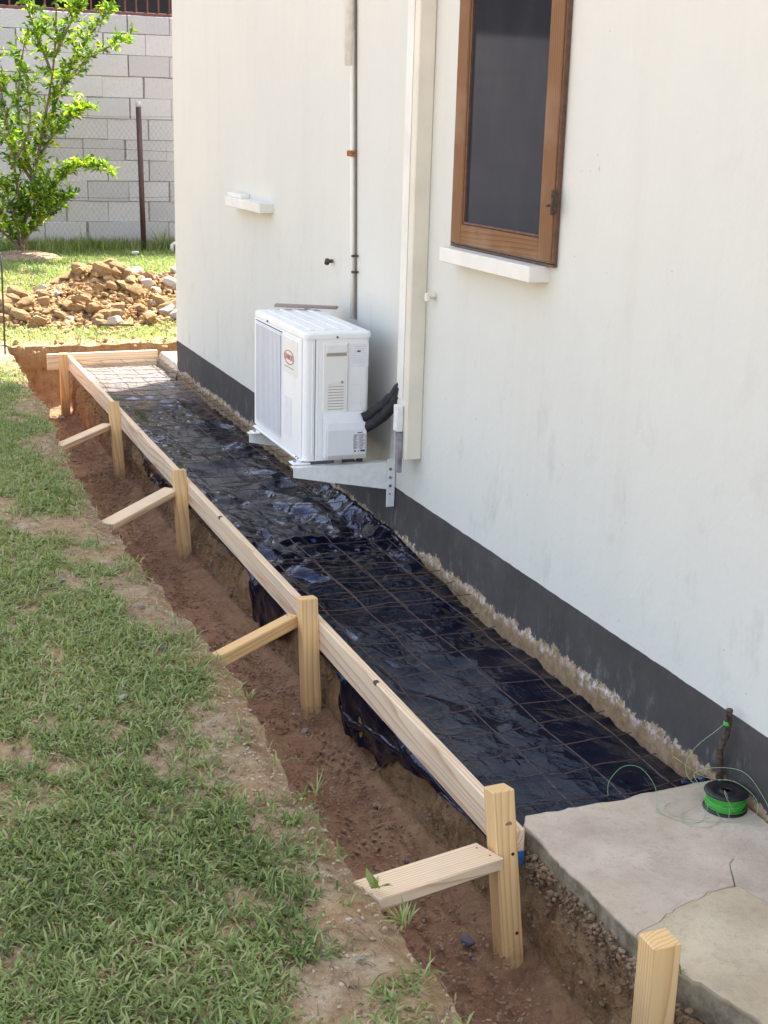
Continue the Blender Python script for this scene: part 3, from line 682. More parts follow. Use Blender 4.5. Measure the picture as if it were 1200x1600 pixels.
# ------------------------------------------------------------------ timber form
def top(name, o, label, cat, group=None): tag(o, label, cat, group); return o
posts = [((1.395, 2.688, .093), (1.408, 2.60, -.375), .058, .058, 'near timber stake with a round knot, beside the corner of the concrete apron'),
         ((1.398, 4.214, .070), (1.402, 4.16, -.37), .062, .052, 'second nearest timber stake standing in the trench, with a square topped brace'),
         ((1.398, 6.19, .046), (1.402, 6.10, -.41), .062, .052, 'middle timber stake of the form, level with the air conditioner'),
         ((1.398, 7.915, .038), (1.402, 7.76, -.43), .060, .052, 'fourth timber stake from the front, leaning slightly'),
         ((1.398, 9.90, .010), (1.400, 9.905, -.49), .062, .050, 'farthest timber stake at the outer corner of the form')]
for i, (t_, bt, w1, w2, lab) in enumerate(posts):
    o = stick('timber_stake', bt, t_, w2, w1, PINE_Y, None, up=(1, 0, 0), c=.003); tag(o, lab, 'stake', 'stakes holding the form boards')
    if i == 0:
        for (z_, r_, m_) in ((-.062, .0045, DARK), (-.262, .0045, DARK)): 
            q = (z_-t_[2])/(bt[2]-t_[2]); yy = t_[1]+(bt[1]-t_[1])*q; B().tube([(1.410+.010*q, yy-.0265, z_), (1.410+.010*q, yy-.0308, z_)], r_, 8).build('nail_head', m_).parent = None
    if i == 4: pass
for o in [o for o in bpy.data.objects if o.name.startswith('nail_head')]:
    o.parent = bpy.data.objects['timber_stake']; o.matrix_parent_inverse = bpy.data.objects['timber_stake'].matrix_basis.inverted()
# knot on the near stake
kn = B().tube([(1.405, 2.6475, .012), (1.405, 2.6430, .0115)], [.0105, .009], 12).build('knot', wood('knot_wood', (.46, .27, .12), (.30, .14, .05)), bpy.data.objects['timber_stake']); kn.location = (0, 0, 0); kn.matrix_parent_inverse = bpy.data.objects['timber_stake'].matrix_basis.inverted()
o = stick('timber_stake', (1.438, 2.02, -.5), (1.432, 2.015, .082), .060, .066, PINE_Y, None, up=(1, 0, 0)); tag(o, 'nearest timber stake, standing free at the bottom edge beside the apron edge', 'stake', 'stakes holding the form boards')
# side boards (outer face X 1.43), separate lengths, butt joined behind stakes
bz0, bz1 = -.115, -.014
segs = [(2.655, 4.215, 1.4445, 1.4445, 'near form board running from the apron corner, with a notch in its top edge'),
        (4.219, 7.36, 1.4445, 1.4435, 'middle form board, long pale plank between the second and fourth stakes'),
        (7.364, 9.925, 1.4435, 1.441, 'far form board running to the outer corner of the form')]
for (y0, y1, x0, x1, lab) in segs:
    o = stick('form_board', (x0, y0, (bz0+bz1)/2), (x1, y1, (bz0+bz1)/2+(.004 if y1 > 9 else 0)), .028, bz1-bz0, PINE, None, c=.003); tag(o, lab, 'board', 'boards edging the new path')
    bo = o
    if y0 < 3:
        o2 = B().box((-.0015, -.0147, -.052), (.02, .0147, -.008), .002); me = mesh('blue_paint', o2.v, o2.f, BLUE); p = ob('blue_paint', me); p.parent = o
# notch shaped chips
def chip(y_, par):
    q = B().box((1.4275, y_-.012, bz1-.012), (1.445, y_+.012, bz1+.0012), .003).build('bark_chip', STICK); q.parent = par; q.matrix_parent_inverse = par.matrix_basis.inverted()
FB = [o for o in bpy.data.objects if o.name.startswith('form_board')]
FB.sort(key=lambda o: o.location.y)
chip(3.63, FB[0]); chip(5.55, FB[1])
o = stick('end_board', (1.285, 9.945, -.058), (2.095, 9.945, -.052), .030, .116, PINE, None, c=.003); tag(o, 'knotty board closing the far end of the form, across the corner of the house', 'board')
# braces
def brace(a, b_, w1, w2, m, lab):
    o = stick('timber_brace', a, b_, w1, w2, m, None, c=.003); L_ = (Vector(b_)-Vector(a)).length
    for q in (-.22, .25):
        nb = B().tube([(L_-.022, w1*q, w2/2-.002), (L_-.022, w1*q, w2/2+.0012)], .0032, 8); me = mesh('nail_head', nb.v, nb.f, GREYM); ch = ob('nail_head', me); ch.parent = o
    if True:
        tag(o, lab, 'brace', 'braces wedged between lawn edge and stakes')
brace((.985, 2.52, -.030), (1.362, 2.655, -.072), .098, .032, PINE, 'wide near timber brace wedged from the lawn to the near stake')
brace((1.00, 4.01, -.050), (1.364, 4.262, -.028), .044, .046, PINE_Y, 'thin square timber brace at the second nearest stake')
brace((.965, 5.74, -.075), (1.364, 6.205, -.062), .080, .030, PINE, 'flat timber brace at the middle stake, level with the air conditioner')
brace((.935, 7.18, -.06), (1.364, 7.93, -.108), .066, .030, PINE, 'farthest flat timber brace, at the fourth stake')

# ------------------------------------------------------------------ air conditioner
A = empty('air_conditioner', (1.84, 5.55, .296), 'white outdoor air conditioning unit on wall brackets with a loose slat lying on top', 'air conditioner')
x0, x1, y0, y1, z0, z1 = 1.70, 1.985, 5.195, 5.92, .302, .826
def rbox2(lo, hi, r, n=5, corners=((1, 1), (1, 1))):
    """vertical box with rounded vertical edges (plan polygon)"""
    pl = []
    for (cx, cy, a0) in ((hi[0]-r, hi[1]-r, 0), (lo[0]+r, hi[1]-r, 90), (lo[0]+r, lo[1]+r, 180), (hi[0]-r, lo[1]+r, 270)):
        for k in range(n+1):
            a_ = math.radians(a0+90*k/n); pl.append((cx+r*math.cos(a_), cy+r*math.sin(a_)))
    return pl
b = B(); b.prism(rbox2((x0, y0), (x1, y1), .022), z0, z1); cab = b.build('cabinet', ACW, A)
b = B(); pl = rbox2((x0-.006, y0-.006), (x1+.006, y1+.006), .026)
n = len(pl); cx, cy = (x0+x1)/2, (y0+y1)/2; vv_ = []
for (ins, z) in ((0, z1-.012), (0, z1+.006), (.004, z1+.012), (.012, z1+.015)):
    vv_ += [(p[0]+(cx-p[0])*ins/.14, p[1]+(cy-p[1])*ins/.36, z) for p in pl]
b.add(vv_, [(r_*n+i, r_*n+(i+1) % n, (r_+1)*n+(i+1) % n, (r_+1)*n+i) for r_ in range(3) for i in range(n)]+[tuple(range(3*n, 4*n)), tuple(range(n))[::-1]])
lid = b.build('lid', ACW, A)
for k in range(4):
    xx = x0+.05+k*.06; B().box((xx-.011, y0+.05, z1+.0145), (xx+.011, y1-.04, z1+.020), .0025).build('lid_rib', ACW, A)
# seams and ribs on the near side
for yy, xx in ((y0-.0012, 1.746), ):
    B().box((xx-.0012, y0-.0012, z0+.004), (xx+.0012, y0+.002, z1-.014), .0003).build('seam', DARK, A)
for xx in (1.735, 1.757):
    B().box((xx-.003, y0-.0025, z0+.03), (xx+.003, y0+.002, z1-.03), .002).build('pressed_rib', ACW, A)
# front face : frame recess and grille
B().box((x0-.008, y0+.028, z0+.012), (x0+.002, y1-.012, z1-.016), .006).build('front_panel', ACW, A)
gy0, gy1, gz0_, gz1_ = 5.478, 5.872, .335, .803
g1 = B(); 
pl = []
for (cy_, cz_, a0) in ((gy1-.03, gz1_-.03, 0), (gy0+.03, gz1_-.03, 90), (gy0+.03, gz0_+.03, 180), (gy1-.03, gz0_+.03, 270)):
    for k in range(6):
        a_ = math.radians(a0+90*k/5); pl.append((cy_+.03*math.cos(a_), cz_+.03*math.sin(a_)))
g1.prism(pl, x0-.0105, x0-.006, axis=0); gp = g1.build('fan_grille', ACG, A)
g1.v = []; g1.f = []
for k in range(19):
    yy = gy0+.022+k*(gy1-gy0-.044)/18
    g1.box((x0-.0135, yy-.0065, gz0_+.014), (x0-.0102, yy+.0065, gz1_-.014), .0012)
gs = g1.build('grille_slats', ACG, A); tag(gs, kind='stuff')
g1 = B()
for k in range(20):
    yy = gy0+.0123+k*(gy1-gy0-.044)/18
    if yy < gy1-.008: g1.box((x0-.0138, yy-.0016, gz0_+.016), (x0-.0104, yy+.0016, gz1_-.016), .0002)
tag(g1.build('grille_gaps', simple('grille_gap', (.38, .39, .42), .7), A), kind='stuff')
B().box((x0-.0122, gy0-.003, gz1_-.002), (x0-.009, gy1+.003, gz1_+.001), .0006).build('grille_edge', DARK, A)
# logo badge panel (raised cream rounded panel with the name)
B().box((x0-.0105, 5.262, .645), (x0-.0075, 5.462, .792), .003).build('badge_panel', ACP, A)
cy_, cz_ = 5.372, .712
def ring(cy_, cz_, ra, rb, wd, x, n=28):
    v = []; 
    for k in range(n):
        a_ = 2*PI*k/n
        for s_ in (0, wd): v.append((x, cy_+(ra-s_)*math.cos(a_), cz_+(rb-s_)*math.sin(a_)))
        for s_ in (0, wd): v.append((x+.0012, cy_+(ra-s_)*math.cos(a_), cz_+(rb-s_)*math.sin(a_)))
    f = []
    for k in range(n):
        a_ = k*4; c_ = ((k+1) % n)*4; f += [(a_, c_, c_+1, a_+1), (a_, a_+2, c_+2, c_), (a_+1, c_+1, c_+3, a_+3)]
    return v, f
b = B(); b.add(*ring(cy_, cz_, .068, .030, .003, x0-.0125)); b.build('logo_ring', RED, A)
def text(s_, size, m, mx, parent, name, sx=1, bold=0):
    cu = bpy.data.curves.new(name, 'FONT'); cu.body = s_; cu.size = size; cu.align_x = 'CENTER'; cu.align_y = 'CENTER'; cu.extrude = .0004; cu.offset = bold
    o = bpy.data.objects.new('tmp', cu); COL.objects.link(o); dg = bpy.context.evaluated_depsgraph_get(); me = bpy.data.meshes.new_from_object(o.evaluated_get(dg)); bpy.data.objects.remove(o)
    me.transform(mx @ Matrix.Diagonal((sx, 1, 1, 1))); return ob(name, me, parent, m)
mxL = Matrix(((0, 0, -1, x0-.0125), (-1, 0, 0, cy_), (0, 1, 0, cz_), (0, 0, 0, 1)))
text('LENNOX', .033, RED, mxL, A, 'logo_text', .80, .0)
b = B(); b.box((x0-.0118, cy_-.062, .668), (x0-.0104, cy_+.062, .6715), .0003)
b.build('small_print', simple('grey_ink', (.38, .33, .28), .6), A)
B().box((x0-.0098, 5.335, .375), (x0-.0078, 5.44, .545), .0008).build('energy_sticker', LABELW, A)
for (yy, zz_) in ((5.70, z1-.008), (5.24, z0+.004), (5.27, z0+.004)): B().tube([(x0-.012, yy, zz_), (x0-.005, yy, zz_)], .004, 8).build('screw', DARK, A)
# bottom lip
B().box((x0-.012, y0+.02, z0-.006), (x0+.004, y1-.005, z0+.006), .003).build('base_lip', ACW, A)
# near side details
yf = y0
B().box((1.776, yf-.010, .50), (1.888, yf+.002, .797), .005).build('service_panel', ACP, A)
B().box((1.789, yf-.0145, .755), (1.880, yf-.0085, .790), .004).build('handle_hood', ACP, A)
B().box((1.791, yf-.0108, .742), (1.878, yf-.0098, .7545), .001).build('handle_recess', simple('recess', (.36, .31, .24), .6), A)
b = B()
for k in range(9):
    zz_ = .520+k*.0118; b.box((1.800, yf-.0108, zz_), (1.868, yf-.0098, zz_+.0022), .0003)
tag(b.build('louvre_slots', simple('slot', (.25, .21, .17), .7), A), kind='stuff')
B().box((1.800, yf-.0125, .626), (1.868, yf-.0095, .642), .001).build('louvre_head', ACP, A)
B().tube([(1.860, yf-.0128, .634), (1.860, yf-.009, .634)], .0065, 10).build('panel_screw', GREYM, A)
b = B()   # valve cover : bulging box, chamfered top
pr = [(yf+.002, .512), (yf-.018, .508), (yf-.050, .468), (yf-.058, .44), (yf-.058, .335), (yf-.050, .318), (yf+.002, .312)]
b.prism(pr, 1.780, 1.958, axis=0); vc = b.build('valve_cover', acmat('cover_plastic', (.74, .745, .745), .35), A)
bm = bmesh.new(); bm.from_mesh(vc.data); bmesh.ops.bevel(bm, geom=[e for e in bm.edges if e.is_manifold and e.calc_face_angle(0) > .9], offset=.006, segments=2, affect='EDGES'); bm.to_mesh(vc.data); bm.free()
lx, lz = 1.925, .388; yl = yf-.0588
B().box((lx-.030, yl-.0006, lz-.046), (lx+.030, yl+.001, lz+.046), .0003).build('rating_plate', LABELW, A)
b = B(); r = np.random.default_rng(5)
b.box((lx-.010, yl-.0012, lz+.038), (lx+.012, yl-.0004, lz+.042), .0001)
for k in range(11):
    zz_ = lz+.032-k*.0058
    b.box((lx-.027, yl-.0012, zz_-.0004), (lx+.027, yl-.0004, zz_+.0004), .0001)
    b.box((lx-.025, yl-.0012, zz_-.0036), (lx-.025+r.uniform(.008, .018), yl-.0004, zz_-.002), .0001); b.box((lx+.002, yl-.0012, zz_-.0036), (lx+.002+r.uniform(.01, .022), yl-.0004, zz_-.002), .0001)
for (u_, w_) in ((-.027, .001), (.026, .001), (-.002, .0008)): b.box((lx+u_, yl-.0012, lz-.032), (lx+u_+w_, yl-.0004, lz+.032), .0001)
b.box((lx-.024, yl-.0012, lz-.042), (lx-.016, yl-.0004, lz-.035), .0001); b.box((lx-.006, yl-.0012, lz-.041), (lx-.001, yl-.0004, lz-.036), .0001); b.box((lx+.004, yl-.0012, lz-.042), (lx+.025, yl-.0004, lz-.034), .0001)
tag(b.build('rating_print', INK, A), kind='stuff')
B().box((1.896, yf-.0012, .694), (1.978, yf+.001, .790), .0003).build('paper_label', LABELW, A)
b = B()
for k in range(8): b.box((1.904+.004*(k % 2), yf-.0018, .778-k*.0095), (1.970-.005*(k % 3), yf-.0008, .7795-k*.0095), .0001)
tag(b.build('label_print', simple('faint_ink', (.62, .62, .65), .6), A), kind='stuff'); B().box((1.927, yf-.0018, .755), (1.942, yf-.0008, .762), .0001).build('label_number', INK, A)
b = B()
for (a_, c_) in (((1.905, .62), (1.948, .62)), ((1.905, .54), (1.905, .62)), ((1.948, .46), (1.948, .62)), ((1.905, .54), (1.948, .54))):
    b.box((min(a_[0], c_[0])-.0006, yf-.001, min(a_[1], c_[1])-.0006), (max(a_[0], c_[0])+.0006, yf+.001, max(a_[1], c_[1])+.0006), .0002)
b.build('pressed_outline', ACP, A)
B().tube([(1.838, yf-.010, z1-.006), (1.838, yf, z1-.006)], .0042, 8).build('screw', DARK, A)
B().box((1.81, yf-.003, z0+.002), (1.91, yf+.002, z0+.012), .001).build('base_tab', ACP, A); B().tube([(1.865, yf-.006, z0+.008), (1.865, yf, z0+.008)], .004, 8).build('screw', DARK, A)
B().box((x1-.002, y0+.03, z0+.01), (x1+.006, y1-.01, z1-.015), .002).build('rear_coil', simple('coil_fin', (.30, .28, .27), .6, metal=.3, nscale=120), A)
# feet
for yy in (5.235, 5.84):
    B().box((1.655, yy-.032, .286), (1.735, yy+.026, .2945), .003).build('foot', ACW, A)
    B().tube([(1.672, yy-.004, .29), (1.672, yy-.004, .303)], .0065, 8).build('foot_bolt', GREYM, A)
for yy in (5.215,): B().tube([(1.955, yy, .282), (1.955, yy, .296)], .014, 10).build('rubber_foot', DARK, A)
# brackets
def bracket(yy, lab):
    E_ = empty('wall_bracket', (2.09, yy, .2), lab, 'wall bracket', 'brackets under the air conditioner')
    b = B(); b.prism([(1.648, .243), (1.648, .284), (2.090, .284), (2.090, .160)], yy-.022, yy-.018, axis=1); b.build('arm_web', ACB, E_)
    B().box((1.648, yy-.0175, .2805), (2.0895, yy+.020, .2845), .001).build('arm_flange', ACB, E_)
    B().box((2.0895, yy-.030, .088), (2.0995, yy+.012, .56), .0015).build('wall_plate', ACB, E_)
    B().box((2.062, yy-.030, .088), (2.0893, yy-.0265, .300), .001).build('side_plate', ACB, E_)
    for zz_ in (.255, .218, .182): B().tube([(2.077, yy-.0345, zz_), (2.077, yy-.026, zz_)], .0068, 6).build('bolt', GREYM, E_)
    B().tube([(2.077, yy-.0312, .145), (2.077, yy-.029, .145)], .0035, 8).build('bolt_hole', DARK, E_)
bracket(5.19, 'near white steel wall bracket with bolt holes under the air conditioner')
bracket(5.86, 'far white steel wall bracket mostly hidden under the air conditioner')
# loose grey steel strip and broken trim piece between unit and trunking
B().box((2.012, 4.925, .30), (2.032, 4.955, .468), .002).build('steel_strip', GREYM); o = bpy.data.objects['steel_strip']; tag(o, 'short blotched grey steel upright between the bracket and the boxed trunking', 'metal strip')
o = B().box((2.004, 4.925, .470), (2.0325, 4.965, .578), .003).build('trim_offcut', ACB); tag(o, 'broken white trim piece behind the black pipes at the wall', 'trim piece')
# insulated pipes
I = empty('insulated_pipes', (2.03, 5.2, .5), 'pair of black foam insulated pipes curving from the air conditioner into the wall', 'pipes')
def bez(p, n=14):
    p = [Vector(q) for q in p]; out = []
    for i in range(n+1):
        t_ = i/n; q = list(p)
        while len(q) > 1: q = [q[j]*(1-t_)+q[j+1]*t_ for j in range(len(q)-1)]
        out.append(q[0])
    return out
for (off, rr) in ((0, .022), (-.048, .024)):
    pts = bez([(1.945, 5.165, .480+off*.9), (1.985, 5.15, .500+off), (2.02, 5.10, .555+off), (2.035, 5.04, .585+off), (2.055, 4.99, .665+off*.6)])
    pts = [p+Vector((.0, .003*math.sin(i*1.7), .002*math.cos(i*2.1))) for i, p in enumerate(pts)]
    B().tube(pts, [rr*(1+.05*math.sin(i*2.3)) for i in range(len(pts))], 12).build('pipe', FOAM, I, True)
# slat on top
o = stick('timber_offcut', (1.795, 5.93, z1+.031), (2.052, 5.80, z1+.031), .052, .011, wood('weathered_slat', (.36, .28, .25), (.24, .17, .15)), None, c=.0015); tag(o, 'thin weathered wooden slat lying across the top of the air conditioner', 'wooden slat')

# ------------------------------------------------------------------ spool, string, stick
C = (2.030, 2.628, -.0385); E_ = empty('line_spool', C, 'black plastic spool wound with bright green builder line on the apron by the house', 'spool')
B().lathe([(0, 0), (.056, 0), (.058, .002), (.057, .005), (.030, .006)], C, 40).build('bottom_flange', BLACKP, E_, True)
B().lathe([(.012, .049), (.012, .046), (.030, .0445), (.0555, .044), (.058, .047), (.0565, .050), (.034, .0505), (.026, .047), (.018, .047), (.014, .051), (.012, .051), (.012, .049)], C, 40).build('top_flange', BLACKP, E_, True)
B().tube([(C[0], C[1], C[2]+.005), (C[0], C[1], C[2]+.045)], .02, 20).build('hub', BLACKP, E_, True)
r = np.random.default_rng(4); b = B(); pts = []
for k in range(30*16):
    a_ = 2*PI*k/30; q = k/(30*16); rad = .049+.003*math.sin(a_*.37)+.0015*math.sin(a_*1.3); pts.append((C[0]+rad*math.cos(a_), C[1]+rad*math.sin(a_), C[2]+.008+.034*q+.002*math.sin(a_*.9)))
b.tube(pts, .0014, 5)
b.lathe([(.047, .006), (.0485, .024), (.047, .0435)], C, 32); b.build('winding', GREEN, E_, True)
b = B()
for k in range(5):
    a0 = r.uniform(0, 6); pts = [(C[0]+.0515*math.cos(a0+i*.2), C[1]+.0515*math.sin(a0+i*.2), C[2]+.014+.02*r.random()+.010*math.sin(i*.25+k)) for i in range(24)]
    zsm = [p[2] for p in pts]; z_a, z_b = r.uniform(.012, .04), r.uniform(.012, .04); pts = [(p[0], p[1], C[2]+z_a+(z_b-z_a)*i/23) for i, p in enumerate(pts)]; b.tube(pts, .0013, 5)
b.build('loose_turn', GREEN, E_, True)
# loops : points written in world coordinates
z_ = -.036
loops = [[(2.066, 2.706, .165), (2.035, 2.70, .15), (2.00, 2.74, .085), (1.99, 2.76, .02), (2.0, 2.72, -.01), (2.06, 2.66, .02), (2.085, 2.58, .005), (2.06, 2.545, -.03), (1.98, 2.56, z_), (1.90, 2.60, z_), (1.87, 2.66, z_), (1.90, 2.69, z_), (1.97, 2.67, -.02), (1.985, 2.64, -.01)],
         [(1.97, 2.62, -.01), (1.94, 2.59, z_), (1.90, 2.58, z_), (1.86, 2.62, z_), (1.85, 2.67, z_), (1.87, 2.70, -.03), (1.88, 2.74, .0), (1.86, 2.78, .03), (1.82, 2.80, .03), (1.775, 2.79, .0), (1.765, 2.775, -.035)],
         [(1.985, 2.60, -.03), (1.975, 2.57, z_), (1.92, 2.55, z_), (1.88, 2.585, z_), (1.90, 2.63, z_), (1.95, 2.64, -.03)],
         [(2.02, 2.57, -.02), (2.0, 2.56, .0), (1.985, 2.57, .03), (1.995, 2.59, .035), (2.01, 2.585, .0), (1.99, 2.555, -.033)],
         [(2.0, 2.68, -.01), (1.99, 2.72, .02), (2.04, 2.70, .04), (2.085, 2.64, .05), (2.095, 2.57, .02), (2.09, 2.52, -.02), (2.04, 2.53, -.035), (1.99, 2.56, -.035)],
         [(2.08, 2.69, .0), (2.03, 2.735, .0), (1.98, 2.76, .035), (1.965, 2.78, .045), (1.975, 2.80, .03)]]
G_ = empty('loose_line', (1.95, 2.65, -.036), 'tangled loose loops of pale green builder line running from the stick to the spool', 'string')
for k, lp in enumerate(loops): B().tube(smooth_line(lp), .0007, 5).build('line_loop', GREENP if k != 1 else GREENL, G_, True)
b = B(); 
for k in range(4): b.lathe([(.0075, .158+k*.003), (.0088, .1595+k*.003), (.0075, .161+k*.003)], (2.066-.0005*k, 2.703, 0), 10)
b.build('line_knot', GREEN, G_)
sp = smooth_line([(2.088, 2.742, -.06), (2.088, 2.74, .0), (2.072, 2.728, .08), (2.076, 2.712, .13), (2.064, 2.695, .205)], 5)
o = B().tube(sp, [.0095*(1+.12*math.sin(i*1.9)) for i in range(len(sp))], 9).build('wooden_stick', STICK, None, True); tag(o, 'short dark wooden stick leaning on the plinth with green line tied round it', 'stick')

# ------------------------------------------------------------------ stones
def rockmesh(seed, sub=2, flat=.7, ang=.35):
    bm = bmesh.new(); bmesh.ops.create_icosphere(bm, subdivisions=sub, radius=1); r = np.random.default_rng(seed)
    pl = [(Vector(r.normal(0, 1, 3)).normalized(), r.uniform(.42, .82)) for _ in range(11)]
    for v_ in bm.verts:
        n_ = 1+.22*float(fbm(v_.co.x*1.3+seed, v_.co.y*1.3, v_.co.z*1.3, o=3, seed=seed)); c_ = v_.co*n_
        for (d, h) in pl:
            q = c_.dot(d)
            if q > h: c_ = c_-d*(q-h)*.97
        v_.co = Vector((c_.x, c_.y*.85, c_.z*flat))
    me = bpy.data.meshes.new('rock'); bm.to_mesh(me); bm.free(); return me
RM = {}
def rock(name, loc, s_, m, seed, parent=None, sub=2, flat=.7):
    key = (seed % 9, m.name, sub, flat)
    if key not in RM: me = rockmesh(seed % 9+1, sub, flat); me.materials.append(m); RM[key] = me
    o = bpy.data.objects.new(name, RM[key]); COL.objects.link(o)
    if parent: o.parent = parent; loc = Vector(loc)-parent.location
    o.location = loc; o.scale = s_ if hasattr(s_, '__len__') else (s_, s_, s_); rr = random.Random(seed*7+3); o.rotation_euler = (rr.uniform(-.3, .3), rr.uniform(-.3, .3), rr.uniform(0, 6.3)); return o
st = [(.636, 4.79, .020, 'flat pale stone alone in the grass left of the middle brace'), (.869, 4.46, .015, 'small pale stone in the grass beside the bare trench edge'),
      (.857, 4.045, .015, 'small grey stone right of a paler one, on the lawn left of the second brace'), (.793, 4.089, .010, 'tiny pale stone left of the grey stone by the second brace'),
      (.674, 3.88, .012, 'pinkish small stone in the grass, middle of the lawn'), (.654, 3.683, .017, 'flat whitish stone, leftmost of three in a row in mid lawn'),
      (.734, 3.629, .010, 'middle small whitish stone of three in a row in mid lawn'), (.801, 3.656, .011, 'rightmost whitish stone of three in a row in mid lawn'),
      (.924, 3.371, .013, 'round tan stone on the bare patch near the trench edge'), (.327, 2.923, .009, 'tiny white stone in thick grass at the left'),
      (.711, 2.311, .012, 'orange brown pebble in the grass near the bottom edge'), (.87, 2.247, .008, 'tiny white pebble on bare soil below the near brace')]
for i, (x_, y_, s_, lab) in enumerate(st):
    o = rock('stone', (x_, y_, float(gz(x_, y_))+s_*.5+.006), (s_*1.2, s_, s_*.8), CLOD if 'orange' in lab or 'tan' in lab else (PURP if 'grey' in lab else PEBB), i+1, sub=2); tag(o, lab, 'stone', 'stones lying on the lawn')
st = [(1.335, 2.70, .026, PURP, 'bluish grey rounded stone leaning on the near stake, on the trench floor'), (1.33, 2.66, .011, PURP, 'small grey stone at the foot of the near stake'),
      (1.33, 4.02, .019, PEBB, 'flat grey brown stone on the trench floor before the second nearest stake'), (1.26, 3.87, .013, CLOD, 'round brown stone on the trench floor in front of a flatter one'),
      (1.38, 3.45, .016, PEBB, 'pale stone at the foot of the earth bank in the second bay'), (1.29, 3.22, .015, CLOD, 'brown clod on the trench floor behind the near brace'), (1.34, 3.12, .014, PURP, 'dark stone beside the earth bank behind the near brace'),
      (1.20, 2.86, .009, PEBB, 'small tan stone on the trench floor just behind the near brace'), (1.345, 9.80, .035, MARL, 'white lump at the foot of the farthest stake')]
for i, (x_, y_, s_, m_, lab) in enumerate(st):
    o = rock('stone', (x_, y_, float(floor_z(y_))+s_*.55), (s_*1.15, s_, s_*.85), m_, i+4, sub=2); tag(o, lab, 'stone', 'stones on the trench floor')

# ------------------------------------------------------------------ soil heap
HP = empty('soil_heap', (2.0, 11.8, .05), 'heap of orange clay clods and white marl lumps dug from the trench, in the sun', 'soil heap')
def hz(x, y):
    a_ = .34*np.exp(-(((x-2.06)/.34)**2+((y-11.85)/.42)**2)) + .27*np.exp(-(((x-2.75)/.42)**2+((y-11.85)/.45)**2)) + .17*np.exp(-(((x-1.62)/.40)**2+((y-11.6)/.36)**2)) + .10*np.exp(-(((x-1.25)/.22)**2+((y-11.5)/.3)**2))
    return gz(x, y)-.02+a_*(1+.15*fbm(x*6, y*6, seed=111))
gx = np.arange(.8, 3.9, .03); gy = np.arange(10.75, 13.1, .03); Xg, Yg = np.meshgrid(gx, gy, indexing='ij'); Zg = hz(Xg, Yg)+.06*fbm(Xg*8, Yg*8, o=3, seed=112)-.01
eg = hz(Xg, Yg)-gz(Xg, Yg); Zg = np.where(eg < .015, gz(Xg, Yg)-.05, Zg); v, f = grid(np.stack([Xg, Yg, Zg], -1)); ob('loose_soil', mesh('loose_soil', v, f[:, ::-1], CLOD, True), HP)
r = np.random.default_rng(21); cnt = 0; tries = 0
while cnt < 290 and tries < 9000:
    tries += 1; x_ = r.uniform(1.05, 3.1); y_ = r.uniform(11.0, 12.5); h = float(hz(x_, y_)-gz(x_, y_))
    if h < .03+.0*r.random() and r.random() > .12: continue
    if h < -.0: continue
    big = r.random(); s_ = .028+.075*big**2.0 if y_ < 11.9 else .024+.055*big**2
    white = r.random() < (.42 if x_ > 2.2 else .12 if y_ < 11.3 else .05)
    o = rock('lump' if white else 'clod', (x_, y_, max(float(hz(x_, y_)), float(gz(x_, y_)))+s_*.35), (s_*r.uniform(.9, 1.5), s_, s_*r.uniform(.8, 1.2)), MARL if white else CLOD, int(r.integers(0, 9)), HP, sub=2, flat=.75)
    cnt += 1
for (x_, y_, s_, m_) in ((1.36, 11.12, .10, CLOD), (2.30, 11.16, .10, CLOD), (2.52, 11.35, .11, CLOD), (1.85, 11.3, .10, CLOD), (1.66, 11.32, .085, CLOD), (1.15, 11.35, .09, CLOD), (1.98, 11.12, .085, MARL)):
    rock('clod' if m_ is CLOD else 'lump', (x_, y_, float(hz(x_, y_))+s_*.4), (s_*1.2, s_, s_*.9), m_, int(x_*100), HP, sub=3, flat=.75)
b = B(); pts = []
for i in range(5000):
    x_ = r.uniform(.95, 3.3); y_ = r.normal(11.55, .5); h = float(hz(x_, y_)-gz(x_, y_)); 
    if h > .0 or r.random() < .25: pts.append((x_, y_, max(float(hz(x_, y_)), float(gz(x_, y_)))+.012))
pebbles(b, pts, .008, .034, r, .8); tag(b.build('small_crumbs', CLOD, HP), kind='stuff')

# ------------------------------------------------------------------ block wall
YW = 15.0; WB = empty('block_wall', (2.6, YW, .25), 'tall unrendered grey concrete block boundary wall at the back of the yard', 'wall')
B().box((-7, YW-.004, .0), (6.5, YW+.16, 2.705), .002).build('mortar_core', MORTAR, WB)
bms = []
for k in range(6):
    r = np.random.default_rng(200+k); bb = B().box((-.218, 0, -.1045), (.218, .03, .1045), .004)
    bb.v = [(p[0]+r.normal(0, .0018), p[1]-(.0 if p[1] > .015 else abs(r.normal(0, .003))), p[2]+r.normal(0, .0016)) for p in bb.v]
    me = mesh('block', bb.v, bb.f, BLOCK); bm = bmesh.new(); bm.from_mesh(me); bmesh.ops.recalc_face_normals(bm, faces=bm.faces); bm.to_mesh(me); bm.free(); bms.append(me)
r = np.random.default_rng(33)
for c_ in range(12):
    z_ = 2.617 if c_ == 11 else 2.525-.2155*(10.5-c_)
    x_ = .2+(.22 if c_ % 2 else 0)+r.normal(0, .02)
    x_ -= .4435*11
    while x_ < 4.6:
        o = bpy.data.objects.new('block', bms[int(r.integers(0, 6))]); COL.objects.link(o); o.parent = WB; o.location = Vector((x_+r.normal(0, .004), YW-.014+r.normal(0, .003), z_+r.normal(0, .002)))-WB.location; o.scale = (1, 1, .86 if c_ == 11 else 1.006); x_ += .4435
B().box((-7, YW-.018, .02), (6.5, YW-.006, .15), .004).build('footing', BLOCK, WB)
